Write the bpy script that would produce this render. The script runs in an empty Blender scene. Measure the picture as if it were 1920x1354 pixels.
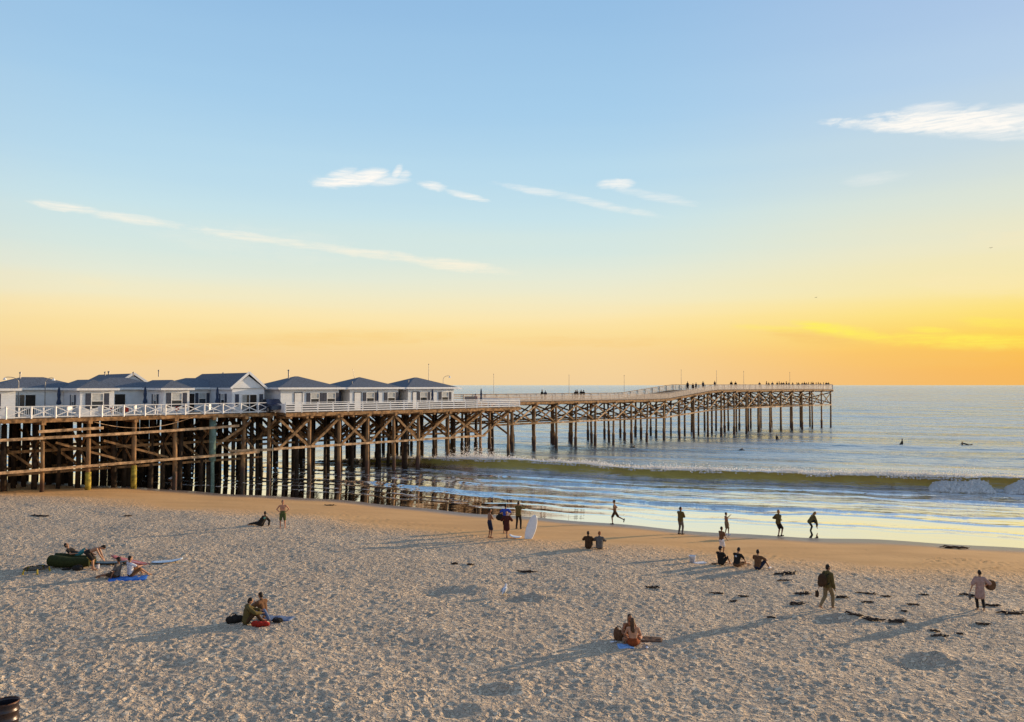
import bpy, bmesh, math, random
import numpy as np
from mathutils import Vector, Matrix, Euler

C = bpy.context.scene
COL = C.collection
R = math.radians
random.seed(7)
RNG = np.random.default_rng(11)

# ------------------------------------------------------------------ camera
CAM_H = 10.0
FPX = 1478.0                      # focal length in pixels of the 1920 wide frame
PITCH = math.atan((722 - 677) / FPX)
cam_d = bpy.data.cameras.new('camera')
cam = bpy.data.objects.new('camera', cam_d)
COL.objects.link(cam)
cam_d.sensor_fit = 'HORIZONTAL'
cam_d.sensor_width = 36.0
cam_d.lens = 36.0 * FPX / 1920.0
cam_d.clip_start = 0.5
cam_d.clip_end = 60000.0
cam.location = (0, 0, CAM_H)
cam.rotation_euler = (R(90) + PITCH, 0, 0)
C.camera = cam
C.view_settings.view_transform = 'Standard'
C.view_settings.look = 'None'
C.view_settings.exposure = 0.2
C.view_settings.gamma = 1.0
C.view_settings.use_curve_mapping = False

# ------------------------------------------------------------------ node helpers
def lin(c):
    out = []
    for v in c:
        v = v / 255.0
        out.append(v / 12.92 if v <= 0.04045 else ((v + 0.055) / 1.055) ** 2.4)
    return tuple(out)

class NT:
    def __init__(self, tree):
        self.t = tree; self.n = tree.nodes; self.l = tree.links
        self.n.clear()
    def new(self, kind, **kw):
        nd = self.n.new(kind)
        for k, v in kw.items(): setattr(nd, k, v)
        return nd
    def put(self, sock, v):
        if v is None: return
        if hasattr(v, 'is_output'): self.l.new(v, sock)
        else:
            if isinstance(v, (tuple, list)) and len(v) == 3 and sock.type == 'RGBA': v = (*v, 1.0)
            sock.default_value = v
    def math(self, op, a, b=None, c=None, clamp=False):
        nd = self.new('ShaderNodeMath', operation=op); nd.use_clamp = clamp
        self.put(nd.inputs[0], a); self.put(nd.inputs[1], b)
        if c is not None: self.put(nd.inputs[2], c)
        return nd.outputs[0]
    def mapr(self, v, a, b, c=0.0, d=1.0, smooth=True):
        nd = self.new('ShaderNodeMapRange')
        nd.interpolation_type = 'SMOOTHSTEP' if smooth else 'LINEAR'
        nd.clamp = True
        self.put(nd.inputs[0], v)
        for i, x in enumerate((a, b, c, d)): self.put(nd.inputs[1 + i], x)
        return nd.outputs[0]
    def mix(self, f, a, b, mode='MIX'):
        nd = self.new('ShaderNodeMix', data_type='RGBA', blend_type=mode)
        nd.clamp_factor = True
        self.put(nd.inputs[0], f); self.put(nd.inputs[6], a); self.put(nd.inputs[7], b)
        return nd.outputs[2]
    def ramp(self, v, stops):
        nd = self.new('ShaderNodeValToRGB')
        cr = nd.color_ramp
        while len(cr.elements) < len(stops): cr.elements.new(0.5)
        for e, (p, c) in zip(cr.elements, stops):
            e.position = p; e.color = (*c, 1.0) if len(c) == 3 else c
        self.put(nd.inputs[0], v)
        return nd.outputs[0]
    def noise(self, vec, scale, detail=3.0, rough=0.55, dist=0.0, dims='3D'):
        nd = self.new('ShaderNodeTexNoise', noise_dimensions=dims)
        self.put(nd.inputs['Vector'], vec)
        nd.inputs['Scale'].default_value = scale
        nd.inputs['Detail'].default_value = detail
        nd.inputs['Roughness'].default_value = rough
        nd.inputs['Distortion'].default_value = dist
        return nd.outputs[0]
    def mapping(self, vec, scale=(1, 1, 1), rot=(0, 0, 0), loc=(0, 0, 0)):
        nd = self.new('ShaderNodeMapping')
        self.put(nd.inputs[0], vec)
        nd.inputs['Scale'].default_value = scale; nd.inputs['Rotation'].default_value = rot
        nd.inputs['Location'].default_value = loc
        return nd.outputs[0]
    def xyz(self, x, y, z):
        nd = self.new('ShaderNodeCombineXYZ')
        self.put(nd.inputs[0], x); self.put(nd.inputs[1], y); self.put(nd.inputs[2], z)
        return nd.outputs[0]
    def attr(self, name):
        return self.new('ShaderNodeAttribute', attribute_name=name).outputs['Fac']
    def bump(self, h, strength=1.0, dist=1.0):
        nd = self.new('ShaderNodeBump')
        self.put(nd.inputs['Strength'], strength); self.put(nd.inputs['Distance'], dist)
        self.put(nd.inputs['Height'], h)
        return nd.outputs[0]

# ------------------------------------------------------------------ sun and sky
SUN_AZ = 59.0       # degrees clockwise from the view axis (+Y)
SUN_EL = 9.0
sd = Vector((math.sin(R(SUN_AZ)) * math.cos(R(SUN_EL)), math.cos(R(SUN_AZ)) * math.cos(R(SUN_EL)), math.sin(R(SUN_EL))))
sun_l = bpy.data.lights.new('sun', 'SUN')
sun = bpy.data.objects.new('sun', sun_l)
COL.objects.link(sun)
sun.rotation_euler = (-sd).to_track_quat('-Z', 'Y').to_euler()
sun.location = (60, 50, 60)
sun_l.energy = 5.0
sun_l.angle = R(0.6)
sun_l.color = (1.0, 0.73, 0.44)

def px_azel(x, y):
    """pixel of the photograph -> azimuth / elevation in degrees"""
    v = Vector(((x - 960) / FPX, (677 - y) / FPX, -1.0))
    d = cam.rotation_euler.to_matrix() @ v
    d.normalize()
    return math.degrees(math.atan2(d.x, d.y)), math.degrees(math.asin(d.z))

world = bpy.data.worlds.new('World')
C.world = world
world.use_nodes = True
w = NT(world.node_tree)
tc = w.new('ShaderNodeTexCoord').outputs['Generated']
nrm = w.new('ShaderNodeVectorMath', operation='NORMALIZE'); w.l.new(tc, nrm.inputs[0])
sep = w.new('ShaderNodeSeparateXYZ'); w.l.new(nrm.outputs[0], sep.inputs[0])
dx, dy, dz = sep.outputs
el = w.math('MULTIPLY', w.math('ARCSINE', dz), 180 / math.pi)
az = w.math('MULTIPLY', w.math('ARCTAN2', dx, dy), 180 / math.pi)
cosd = w.math('COSINE', w.math('MULTIPLY', w.math('SUBTRACT', az, SUN_AZ), math.pi / 180))
dotn = w.new('ShaderNodeVectorMath', operation='DOT_PRODUCT')
w.l.new(nrm.outputs[0], dotn.inputs[0]); dotn.inputs[1].default_value = sd
sund = dotn.outputs['Value']
# soft stratification of the colour bands
bandn = w.noise(w.xyz(w.math('MULTIPLY', az, 0.02), w.math('MULTIPLY', el, 0.35), 3.1), 1.0, 3.0, 0.5)
elw = w.math('ADD', el, w.math('MULTIPLY', w.math('SUBTRACT', bandn, 0.5), w.mapr(el, 0.0, 9.0, 1.2, 2.5)))
tpos = w.math('DIVIDE', w.math('ADD', elw, 2.0), 92.0)
def pos(e): return (e + 2.0) / 92.0
def stops(lst): return [(pos(e), lin(c)) for e, c in lst]
ramp_c = w.ramp(tpos, stops([(-1, (239, 206, 156)), (0.6, (243, 209, 156)), (2.2, (248, 213, 152)), (3.8, (252, 223, 156)),
    (5.0, (252, 230, 174)), (6.0, (242, 234, 198)), (7.4, (230, 234, 214)), (9.6, (214, 231, 225)), (12.0, (200, 227, 234)), (15.0, (184, 218, 237)),
    (19.5, (166, 206, 236)), (26, (151, 193, 231)), (40, (130, 168, 208)), (88, (128, 150, 184))]))
ramp_r = w.ramp(tpos, stops([(-1, (243, 180, 92)), (0.8, (248, 184, 86)), (2.2, (253, 192, 74)), (3.2, (254, 210, 80)),
    (4.4, (254, 225, 116)), (6.0, (251, 231, 160)), (8.5, (240, 232, 194)), (11.5, (224, 229, 212)), (15.0, (202, 219, 226)),
    (19, (184, 209, 234)), (26, (166, 194, 231)), (40, (134, 168, 210)), (88, (128, 150, 184))]))
ramp_b = w.ramp(tpos, stops([(-1, (170, 155, 150)), (3, (196, 176, 170)), (8, (200, 188, 190)), (14, (184, 190, 205)),
    (26, (160, 180, 208)), (40, (138, 164, 200)), (88, (128, 150, 184))]))
f_r = w.mapr(cosd, math.cos(R(54)), math.cos(R(16)))
f_b = w.mapr(cosd, 0.1, -0.7)
sky = w.mix(f_r, ramp_c, ramp_r)
sky = w.mix(f_b, sky, ramp_b)
# physical sky mixed in at low weight keeps the upper dome believable
nsky = w.new('ShaderNodeTexSky', sky_type='NISHITA')
nsky.sun_disc = False
nsky.sun_elevation = R(SUN_EL); nsky.sun_rotation = R(SUN_AZ)
nscaled = w.mix(1.0, nsky.outputs[0], (0.10, 0.10, 0.10), 'MULTIPLY')
sky = w.mix(w.mapr(el, 8.0, 70.0, 0.0, 0.25), sky, nscaled)
# sun glow just outside the frame
glow = w.math('MULTIPLY', w.math('POWER', w.math('MAXIMUM', sund, 0.0), 90.0), 3.0)
sky = w.mix(1.0, sky, w.mix(glow, (0, 0, 0), (1.6, 0.9, 0.28)), 'ADD')

# clouds: soft streaks on the dome, warped by noise
cn_v = w.xyz(w.math('MULTIPLY', az, 0.16), w.math('MULTIPLY', el, 0.55), 0.0)
cn1 = w.noise(cn_v, 1.6, 6.0, 0.62, 0.4)
cn2 = w.noise(w.mapping(cn_v, loc=(7.3, 2.1, 4.0)), 4.5, 5.0, 0.65, 0.8)
cnoise = w.math('ADD', w.math('MULTIPLY', w.math('SUBTRACT', cn1, 0.5), 1.0), w.math('MULTIPLY', w.math('SUBTRACT', cn2, 0.5), 0.8))
fil = w.noise(w.mapping(cn_v, loc=(1.3, 8.1, 2.0), rot=(0, 0, 0.22), scale=(0.55, 2.6, 1)), 5.0, 5.0, 0.6, 0.5)
ctex = w.mapr(w.math('ADD', w.math('MULTIPLY', fil, 0.65), w.math('MULTIPLY', cn2, 0.35)), 0.34, 0.60, 0.45, 1.0)
def cloud(x0, y0, x1, y1, thick, k=1.0, soft=1.0, skew=0.0, taper=0.0):
    """streak from pixel (x0,y0) to (x1,y1), half thickness in pixels; returns a 0..1 mask"""
    a0, e0 = px_azel(x0, y0); a1, e1 = px_azel(x1, y1)
    ca, ce = (a0 + a1) / 2, (e0 + e1) / 2
    L = math.hypot(a1 - a0, e1 - e0) / 2
    ang = math.atan2(e1 - e0, a1 - a0)
    W = thick / FPX * 57.3
    da = w.math('SUBTRACT', az, ca); de = w.math('SUBTRACT', el, ce)
    u = w.math('DIVIDE', w.math('ADD', w.math('MULTIPLY', da, math.cos(ang)), w.math('MULTIPLY', de, math.sin(ang))), L)
    v = w.math('DIVIDE', w.math('SUBTRACT', w.math('MULTIPLY', de, math.cos(ang)), w.math('MULTIPLY', da, math.sin(ang))), W)
    if skew:                                   # flat underside, fluffy top
        v = w.math('MULTIPLY', v, w.mapr(v, -0.2, 0.2, 1.0 + skew, 1.0 - 0.35 * skew))
    if taper:
        v = w.math('DIVIDE', v, w.mapr(u, -1.0, 1.0, 1.0, 1.0 - taper, False))
    d = w.math('ADD', w.math('POWER', w.math('ABSOLUTE', u), 2.0), w.math('POWER', w.math('ABSOLUTE', v), 2.0))
    d = w.math('ADD', d, w.math('MULTIPLY', cnoise, 2.6))
    return w.math('MULTIPLY', w.math('MULTIPLY', w.mapr(d, 1.45, 1.45 - 1.75 * soft), ctex), k)
masks_hi = [
    cloud(1562, 231, 2010, 238, 11, 1.1, 0.8), cloud(1640, 224, 1975, 228, 17, 1.1, 0.8), cloud(1690, 208, 1810, 200, 11, 0.6, 1.0), cloud(1790, 222, 1850, 196, 8, 0.5, 1.0),
    cloud(1840, 210, 1990, 206, 12, 0.7, 1.0), cloud(1700, 246, 2020, 252, 11, 0.55, 1.0), cloud(1600, 240, 1800, 240, 8, 0.6, 1.0),
    cloud(586, 341, 690, 336, 13, 1.1, 0.9), cloud(600, 338, 668, 318, 10, 0.9, 1.0), cloud(650, 338, 726, 324, 13, 1.05, 0.9), cloud(690, 344, 770, 336, 8, 0.7, 1.0),
    cloud(738, 336, 752, 310, 8, 0.85, 1.0), cloud(745, 330, 772, 326, 8, 0.6, 1.0), cloud(784, 344, 842, 356, 9, 1.0, 1.0), cloud(820, 354, 915, 376, 6, 0.8, 1.0),
    cloud(1120, 345, 1190, 346, 10, 0.9, 1.0), cloud(1140, 350, 1320, 386, 9, 0.4, 1.0), cloud(1130, 348, 1180, 340, 7, 0.8, 1.0),
    cloud(925, 344, 1080, 372, 7, 0.5, 1.0), cloud(1000, 356, 1230, 404, 8, 0.5, 1.0), cloud(1575, 345, 1700, 325, 11, 0.25, 1.0),
    cloud(55, 377, 188, 397, 8, 0.95, 1.0), cloud(165, 397, 370, 428, 9, 0.75, 1.0), cloud(220, 404, 280, 412, 6, 0.6, 1.0),
    cloud(310, 420, 640, 470, 9, 0.7, 1.0), cloud(360, 430, 480, 446, 7, 0.75, 1.0), cloud(540, 454, 790, 490, 9, 0.7, 1.0), cloud(690, 474, 970, 512, 11, 0.85, 1.0), cloud(240, 425, 700, 480, 30, 0.16, 1.0)]
m = masks_hi[0]
for q in masks_hi[1:]: m = w.math('MAXIMUM', m, q)
ccol = w.mix(w.mapr(el, 7.0, 15.0), lin((253, 242, 216)), lin((255, 251, 244)))
sky = w.mix(m, sky, ccol)
masks_y = [cloud(1480, 606, 1700, 640, 12, 0.9, 1.0), cloud(1600, 634, 1990, 646, 14, 0.8, 1.0), cloud(1700, 618, 1790, 622, 6, 0.6, 1.0),
           cloud(1800, 600, 2000, 612, 10, 0.5, 1.0), cloud(1380, 612, 1560, 622, 7, 0.4, 1.0)]
my = masks_y[0]
for q in masks_y[1:]: my = w.math('MAXIMUM', my, q)
sky = w.mix(my, sky, lin((255, 242, 92)))
masks_o = [cloud(1420, 622, 1660, 650, 14, 0.5, 1.0), cloud(1560, 668, 2000, 664, 20, 0.35, 1.0), cloud(300, 640, 900, 628, 16, 0.3, 1.0),
           cloud(-50, 660, 500, 668, 18, 0.2, 1.0), cloud(900, 640, 1300, 640, 12, 0.28, 1.0)]
mo = masks_o[0]
for q in masks_o[1:]: mo = w.math('MAXIMUM', mo, q)
sky = w.mix(mo, sky, lin((246, 196, 112)))
masks_p = [cloud(1700, 520, 1990, 545, 22, 0.35, 1.0), cloud(1800, 450, 2000, 440, 16, 0.3, 1.0), cloud(130, 524, 220, 534, 9, 0.2, 1.0)]
mp = masks_p[0]
for q in masks_p[1:]: mp = w.math('MAXIMUM', mp, q)
sky = w.mix(mp, sky, lin((252, 234, 188)))
bg = w.new('ShaderNodeBackground'); w.put(bg.inputs[0], sky); bg.inputs[1].default_value = 0.87
wo = w.new('ShaderNodeOutputWorld'); w.l.new(bg.outputs[0], wo.inputs[0])

# ------------------------------------------------------------------ materials
def material(name, col, rough=0.7, var=0.15, scale=6.0, spec=0.3, metal=0.0, bump=0.0, bscale=30.0, col2=None, stretch=(1, 1, 1), sss=0.0):
    m = bpy.data.materials.new(name); m.use_nodes = True
    t = NT(m.node_tree)
    p = t.new('ShaderNodeBsdfPrincipled')
    o = t.new('ShaderNodeOutputMaterial'); t.l.new(p.outputs[0], o.inputs[0])
    co = t.new('ShaderNodeTexCoord').outputs['Object']
    mp_ = t.mapping(co, scale=stretch)
    n = t.noise(mp_, scale, 4.0, 0.6)
    c2 = col2 if col2 else tuple(max(0.0, c * (1 - 2.2 * var)) for c in col)
    c1 = tuple(min(1.0, c * (1 + var)) for c in col) if not col2 else col
    t.put(p.inputs['Base Color'], t.mix(t.mapr(n, 0.3, 0.7), c1, c2))
    p.inputs['Roughness'].default_value = rough
    p.inputs['Specular IOR Level'].default_value = spec
    p.inputs['Metallic'].default_value = metal
    if bump:
        t.put(p.inputs['Normal'], t.bump(t.noise(mp_, bscale, 3.0), bump, 0.02))
    return m

M = {}
def mat(key, *a, **k):
    if key not in M: M[key] = material(key, *a, **k)
    return M[key]
mat('white_paint', (0.86, 0.85, 0.84), 0.5, 0.04, 3)
mat('white_siding', (0.82, 0.84, 0.87), 0.6, 0.03, 2)
mat('weathered_white', (0.62, 0.50, 0.40), 0.7, 0.12, 5)
mat('roof', (0.125, 0.145, 0.185), 0.85, 0.2, 9, bump=0.5, bscale=12)
mat('shutter', (0.055, 0.065, 0.10), 0.6, 0.1)
mat('glass', (0.03, 0.04, 0.05), 0.08, 0.05, spec=0.6)
mat('curtain', (0.55, 0.56, 0.55), 0.8, 0.08, 4)
mat('dark_room', (0.03, 0.022, 0.018), 0.7, 0.1)
mat('blue_canvas', (0.025, 0.045, 0.10), 0.8, 0.15)
mat('metal_grey', (0.30, 0.29, 0.28), 0.5, 0.1, metal=0.6)
mat('red_paint', (0.35, 0.04, 0.025), 0.5, 0.1)
mat('wood_deck', (0.22, 0.13, 0.065), 0.85, 0.25, 3, bump=0.4, stretch=(1, 1, 1))
mat('wood_fascia', (0.40, 0.215, 0.09), 0.8, 0.3, 2.5, bump=0.4)
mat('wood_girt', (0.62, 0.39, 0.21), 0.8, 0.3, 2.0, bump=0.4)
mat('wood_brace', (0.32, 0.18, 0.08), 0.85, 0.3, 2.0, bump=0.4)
mat('teal_post', (0.16, 0.24, 0.20), 0.7, 0.2, 2.0)
mat('yellow_algae', (0.36, 0.27, 0.04), 0.8, 0.3, 3.0)

def pile_material():
    m = bpy.data.materials.new('pile_wood'); m.use_nodes = True
    t = NT(m.node_tree)
    p = t.new('ShaderNodeBsdfPrincipled'); o = t.new('ShaderNodeOutputMaterial'); t.l.new(p.outputs[0], o.inputs[0])
    g = t.new('ShaderNodeNewGeometry').outputs['Position']
    s = t.new('ShaderNodeSeparateXYZ'); t.l.new(g, s.inputs[0])
    n = t.noise(t.mapping(g, scale=(1, 1, 0.35)), 2.2, 5.0, 0.65)
    wood = t.mix(t.mapr(n, 0.3, 0.7), (0.34, 0.18, 0.07), (0.10, 0.055, 0.025))
    low = t.mix(t.mapr(n, 0.35, 0.65), (0.09, 0.035, 0.022), (0.035, 0.03, 0.018))   # mussels and weed up to the tide mark
    zz = t.math('ADD', s.outputs[2], t.math('MULTIPLY', n, 1.2))
    t.put(p.inputs['Base Color'], t.mix(t.mapr(zz, 1.9, 2.5), low, wood))
    p.inputs['Roughness'].default_value = 0.8
    t.put(p.inputs['Normal'], t.bump(t.noise(t.mapping(g, scale=(1, 1, 0.2)), 9.0, 4.0), 0.7, 0.05))
    return m
M['pile_wood'] = pile_material()
mat('pile_shaded', (0.055, 0.034, 0.02), 0.85, 0.3, 1.5, bump=0.5, bscale=9)  # darker copy of the pile wood, under-deck shade put into its colour
mat('rail_shade_board', (0.075, 0.085, 0.11), 0.7, 0.15)  # dark tone standing in for the shade behind the slatted railing

def cloth(key, c): return mat(key, c, 0.85, 0.12, 9, 0.15)
SKIN = mat('skin', (0.42, 0.22, 0.13), 0.55, 0.06, 8)
SKIN_TAN = mat('skin_tan', (0.28, 0.13, 0.07), 0.55, 0.06, 8)
HAIR_DARK = mat('hair_dark', (0.018, 0.012, 0.009), 0.6, 0.2)
HAIR_BROWN = mat('hair_brown', (0.10, 0.045, 0.018), 0.6, 0.25, 14)
HAIR_FAIR = mat('hair_fair', (0.30, 0.17, 0.06), 0.6, 0.25, 14)

# ------------------------------------------------------------------ object helpers
def link(o, parent=None):
    COL.objects.link(o)
    if parent is not None: o.parent = parent
    return o
def tag(o, label=None, cat=None, group=None, kind=None):
    if label: o['label'] = label
    if cat: o['category'] = cat
    if group: o['group'] = group
    if kind: o['kind'] = kind
    return o
def empty(name, loc, rz=0.0):
    o = bpy.data.objects.new(name, None)
    o.empty_display_size = 0.3
    o.location = loc; o.rotation_euler = (0, 0, rz)
    return link(o)
def thing(name, label, cat, loc=(0, 0, 0), rz=0.0, group=None):
    return tag(empty(name, loc, rz), label, cat, group)

class MB:
    """collects simple solids, then links them as ONE mesh object"""
    def __init__(self): self.v = []; self.f = []
    def add(self, vs, fs):
        b = len(self.v); self.v += [tuple(x) for x in vs]; self.f += [tuple(i + b for i in q) for q in fs]
        return self
    def box(self, c, s, rz=0.0, rot=None):
        hx, hy, hz = s[0] / 2, s[1] / 2, s[2] / 2
        m = rot if rot is not None else Matrix.Rotation(rz, 3, 'Z')
        vs = [Vector(c) + m @ Vector((x * hx, y * hy, z * hz)) for x in (-1, 1) for y in (-1, 1) for z in (-1, 1)]
        return self.add(vs, [(0, 1, 3, 2), (4, 6, 7, 5), (0, 4, 5, 1), (2, 3, 7, 6), (0, 2, 6, 4), (1, 5, 7, 3)])
    def span(self, x0, x1, y0, y1, z0, z1):
        return self.box(((x0 + x1) / 2, (y0 + y1) / 2, (z0 + z1) / 2), (x1 - x0, y1 - y0, z1 - z0))
    def beam(self, p, q, w_, h_):
        p, q = Vector(p), Vector(q); d = (q - p); L = d.length; d.normalize()
        up = Vector((0, 0, 1)) if abs(d.z) < 0.97 else Vector((1, 0, 0))
        s = d.cross(up).normalized(); u = s.cross(d)
        vs = []
        for e in (p, q):
            for a, b in ((-1, -1), (1, -1), (1, 1), (-1, 1)): vs.append(e + s * a * w_ / 2 + u * b * h_ / 2)
        return self.add(vs, [(3, 2, 1, 0), (4, 5, 6, 7), (0, 1, 5, 4), (1, 2, 6, 5), (2, 3, 7, 6), (3, 0, 4, 7)])
    def path(self, pts, rads, n=8, caps=True):
        """tube through points with a radius at each"""
        pts = [Vector(p) for p in pts]; vs = []; fs = []
        for i, p in enumerate(pts):
            d = (pts[min(i + 1, len(pts) - 1)] - pts[max(i - 1, 0)]).normalized()
            a = Vector((1, 0, 0)) if abs(d.x) < 0.8 else Vector((0, 1, 0))
            s = d.cross(a).normalized(); u = d.cross(s).normalized()
            for k in range(n):
                th = 2 * math.pi * k / n
                vs.append(p + (s * math.cos(th) + u * math.sin(th)) * rads[i])
        for i in range(len(pts) - 1):
            for k in range(n):
                a, b = i * n + k, i * n + (k + 1) % n
                fs.append((a, b, b + n, a + n))
        if caps:
            fs.append(tuple(reversed(range(n)))); fs.append(tuple(range((len(pts) - 1) * n, len(pts) * n)))
        return self.add(vs, fs)
    def lathe(self, prof, c=(0, 0, 0), n=16, caps=True):
        vs = []; fs = []
        for r, z in prof:
            for k in range(n):
                th = 2 * math.pi * k / n
                vs.append((c[0] + r * math.cos(th), c[1] + r * math.sin(th), c[2] + z))
        for i in range(len(prof) - 1):
            for k in range(n):
                a, b = i * n + k, i * n + (k + 1) % n
                fs.append((a, b, b + n, a + n))
        if caps:
            fs.append(tuple(reversed(range(n)))); fs.append(tuple(range((len(prof) - 1) * n, len(prof) * n)))
        return self.add(vs, fs)
    def ball(self, c, r, n=10, rings=6, rot=None):
        """ellipsoid"""
        if not hasattr(r, '__len__'): r = (r, r, r)
        c = Vector(c); vs = []; fs = []
        m_ = rot if rot is not None else Matrix.Identity(3)
        vs.append(c + m_ @ Vector((0, 0, -r[2])))
        for i in range(1, rings):
            ph = -math.pi / 2 + math.pi * i / rings
            for k in range(n):
                th = 2 * math.pi * k / n
                vs.append(c + m_ @ Vector((r[0] * math.cos(ph) * math.cos(th), r[1] * math.cos(ph) * math.sin(th), r[2] * math.sin(ph))))
        vs.append(c + m_ @ Vector((0, 0, r[2])))
        for k in range(n): fs.append((0, 1 + (k + 1) % n, 1 + k))
        for i in range(rings - 2):
            for k in range(n):
                a, b = 1 + i * n + k, 1 + i * n + (k + 1) % n
                fs.append((a, b, b + n, a + n))
        t_ = len(vs) - 1; b0 = 1 + (rings - 2) * n
        for k in range(n): fs.append((b0 + k, b0 + (k + 1) % n, t_))
        return self.add(vs, fs)
    def capsule(self, p, q, r0, r1, n=10):
        """tapered limb with rounded ends"""
        p, q = Vector(p), Vector(q)
        d = q - p
        if d.length < 1e-5: return self.ball(p, max(r0, r1), n)
        d.normalize()
        pts = [p - d * r0 * 0.95, p - d * r0 * 0.6, p, q, q + d * r1 * 0.6, q + d * r1 * 0.95]
        return self.path(pts, [r0 * 0.3, r0 * 0.8, r0, r1, r1 * 0.8, r1 * 0.3], n)
    def mesh(self, name):
        me = bpy.data.meshes.new(name)
        me.from_pydata(self.v, [], self.f); me.update()
        return me
    def build(self, name, m, parent=None, smooth=False):
        me = self.mesh(name)
        me.materials.append(m)
        if smooth: me.polygons.foreach_set('use_smooth', [True] * len(me.polygons))
        o = bpy.data.objects.new(name, me)
        return link(o, parent)

def grid_mesh(name, X, Y, Z, m, keep=None, attrs=None, smooth=True):
    """height-field mesh from 2-D arrays"""
    nr, nc = X.shape
    co = np.stack([X, Y, Z], -1).reshape(-1, 3).astype(np.float32)
    idx = np.arange(nr * nc).reshape(nr, nc)
    q = np.stack([idx[:-1, :-1], idx[:-1, 1:], idx[1:, 1:], idx[1:, :-1]], -1).reshape(-1, 4)
    if keep is not None:
        k = keep[:-1, :-1] & keep[:-1, 1:] & keep[1:, 1:] & keep[1:, :-1]
        q = q[k.reshape(-1)]
        used = np.zeros(nr * nc, bool); used[q.reshape(-1)] = True
        remap = np.cumsum(used) - 1
        co = co[used]; q = remap[q]
        if attrs: attrs = {k_: v.reshape(-1)[used] for k_, v in attrs.items()}
    me = bpy.data.meshes.new(name)
    me.vertices.add(len(co)); me.vertices.foreach_set('co', co.reshape(-1))
    me.loops.add(q.size); me.loops.foreach_set('vertex_index', q.reshape(-1).astype(np.int32))
    me.polygons.add(len(q)); me.polygons.foreach_set('loop_start', (np.arange(len(q)) * 4).astype(np.int32))
    if smooth: me.polygons.foreach_set('use_smooth', np.ones(len(q), bool))
    me.update(calc_edges=True); me.validate()
    for k_, v in (attrs or {}).items():
        a = me.attributes.new(k_, 'FLOAT', 'POINT'); a.data.foreach_set('value', v.reshape(-1).astype(np.float32))
    me.materials.append(m)
    o = bpy.data.objects.new(name, me)
    return link(o)

def vnoise(x, y, scale, seed=0, octaves=1):
    """smooth value noise in [-1,1]"""
    tot = np.zeros_like(x, dtype=np.float64); amp = 1.0; s = 0.0
    for o_ in range(octaves):
        rg = np.random.default_rng(seed * 31 + o_)
        T = rg.uniform(-1, 1, (256, 256))
        fx, fy = x / scale, y / scale
        ix, iy = np.floor(fx).astype(int), np.floor(fy).astype(int)
        tx, ty = fx - ix, fy - iy
        tx = tx * tx * (3 - 2 * tx); ty = ty * ty * (3 - 2 * ty)
        a = T[ix % 256, iy % 256]; b = T[(ix + 1) % 256, iy % 256]; c = T[ix % 256, (iy + 1) % 256]; d = T[(ix + 1) % 256, (iy + 1) % 256]
        tot += amp * ((a * (1 - tx) + b * tx) * (1 - ty) + (c * (1 - tx) + d * tx) * ty)
        s += amp; amp *= 0.5; scale = scale / 2.03
    return tot / s

def sstep(a, b, x):
    t_ = np.clip((x - a) / (b - a), 0, 1); return t_ * t_ * (3 - 2 * t_)
# ------------------------------------------------------------------ terrain
SH_X = np.array([-200, -120, -60, -45, -33.5, -21.7, -10.8, -3.3, 3.2, 13, 31.4, 60, 120, 300])
SH_Y = np.array([135, 104, 85, 80, 75.1, 71, 66, 61.6, 58.2, 53.6, 48.0, 38.5, 20, -45.0])
Z0 = 0.0945                                        # height of the swash edge above still water
_xs = np.linspace(-200, 300, 2001)
_ys = np.interp(_xs, SH_X, SH_Y)
_k = np.ones(41) / 41
_ys[20:-20] = np.convolve(_ys, _k, 'valid')
def shore(X): return np.interp(X, _xs, _ys) + 0.35 * np.sin(np.asarray(X) * 0.31) + 0.2 * np.sin(np.asarray(X) * 0.83 + 1.0)
def landward(X, Y): return (shore(X) - Y) * 0.92
def ground_np(X, Y):
    q = landward(X, Y)
    return np.where(q > 0, Z0 + 1.05 * (1 - np.exp(-np.maximum(q, 0) / 11.0)) + 0.002 * np.maximum(q, 0), Z0 + 0.08 * q)
def film_np(w_):                                  # thin sheet of water running up the sand
    return np.where(w_ < 9.0, Z0 - 0.021 * w_ + 0.021 / 18 * w_ * w_, 0.0)
def gz(X, Y): return float(ground_np(np.array([X]), np.array([Y]))[0])
def at(px, py, dz=0.0):
    """point of the beach seen at a pixel of the photograph"""
    a, e = px_azel(px, py)
    z = 0.8
    for _ in range(30):
        Y = (CAM_H - z) / -math.tan(R(e)) * math.cos(R(a)); X = Y * math.tan(R(a))
        z = gz(X, Y)
    return Vector((X, Y, z + dz))

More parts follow.
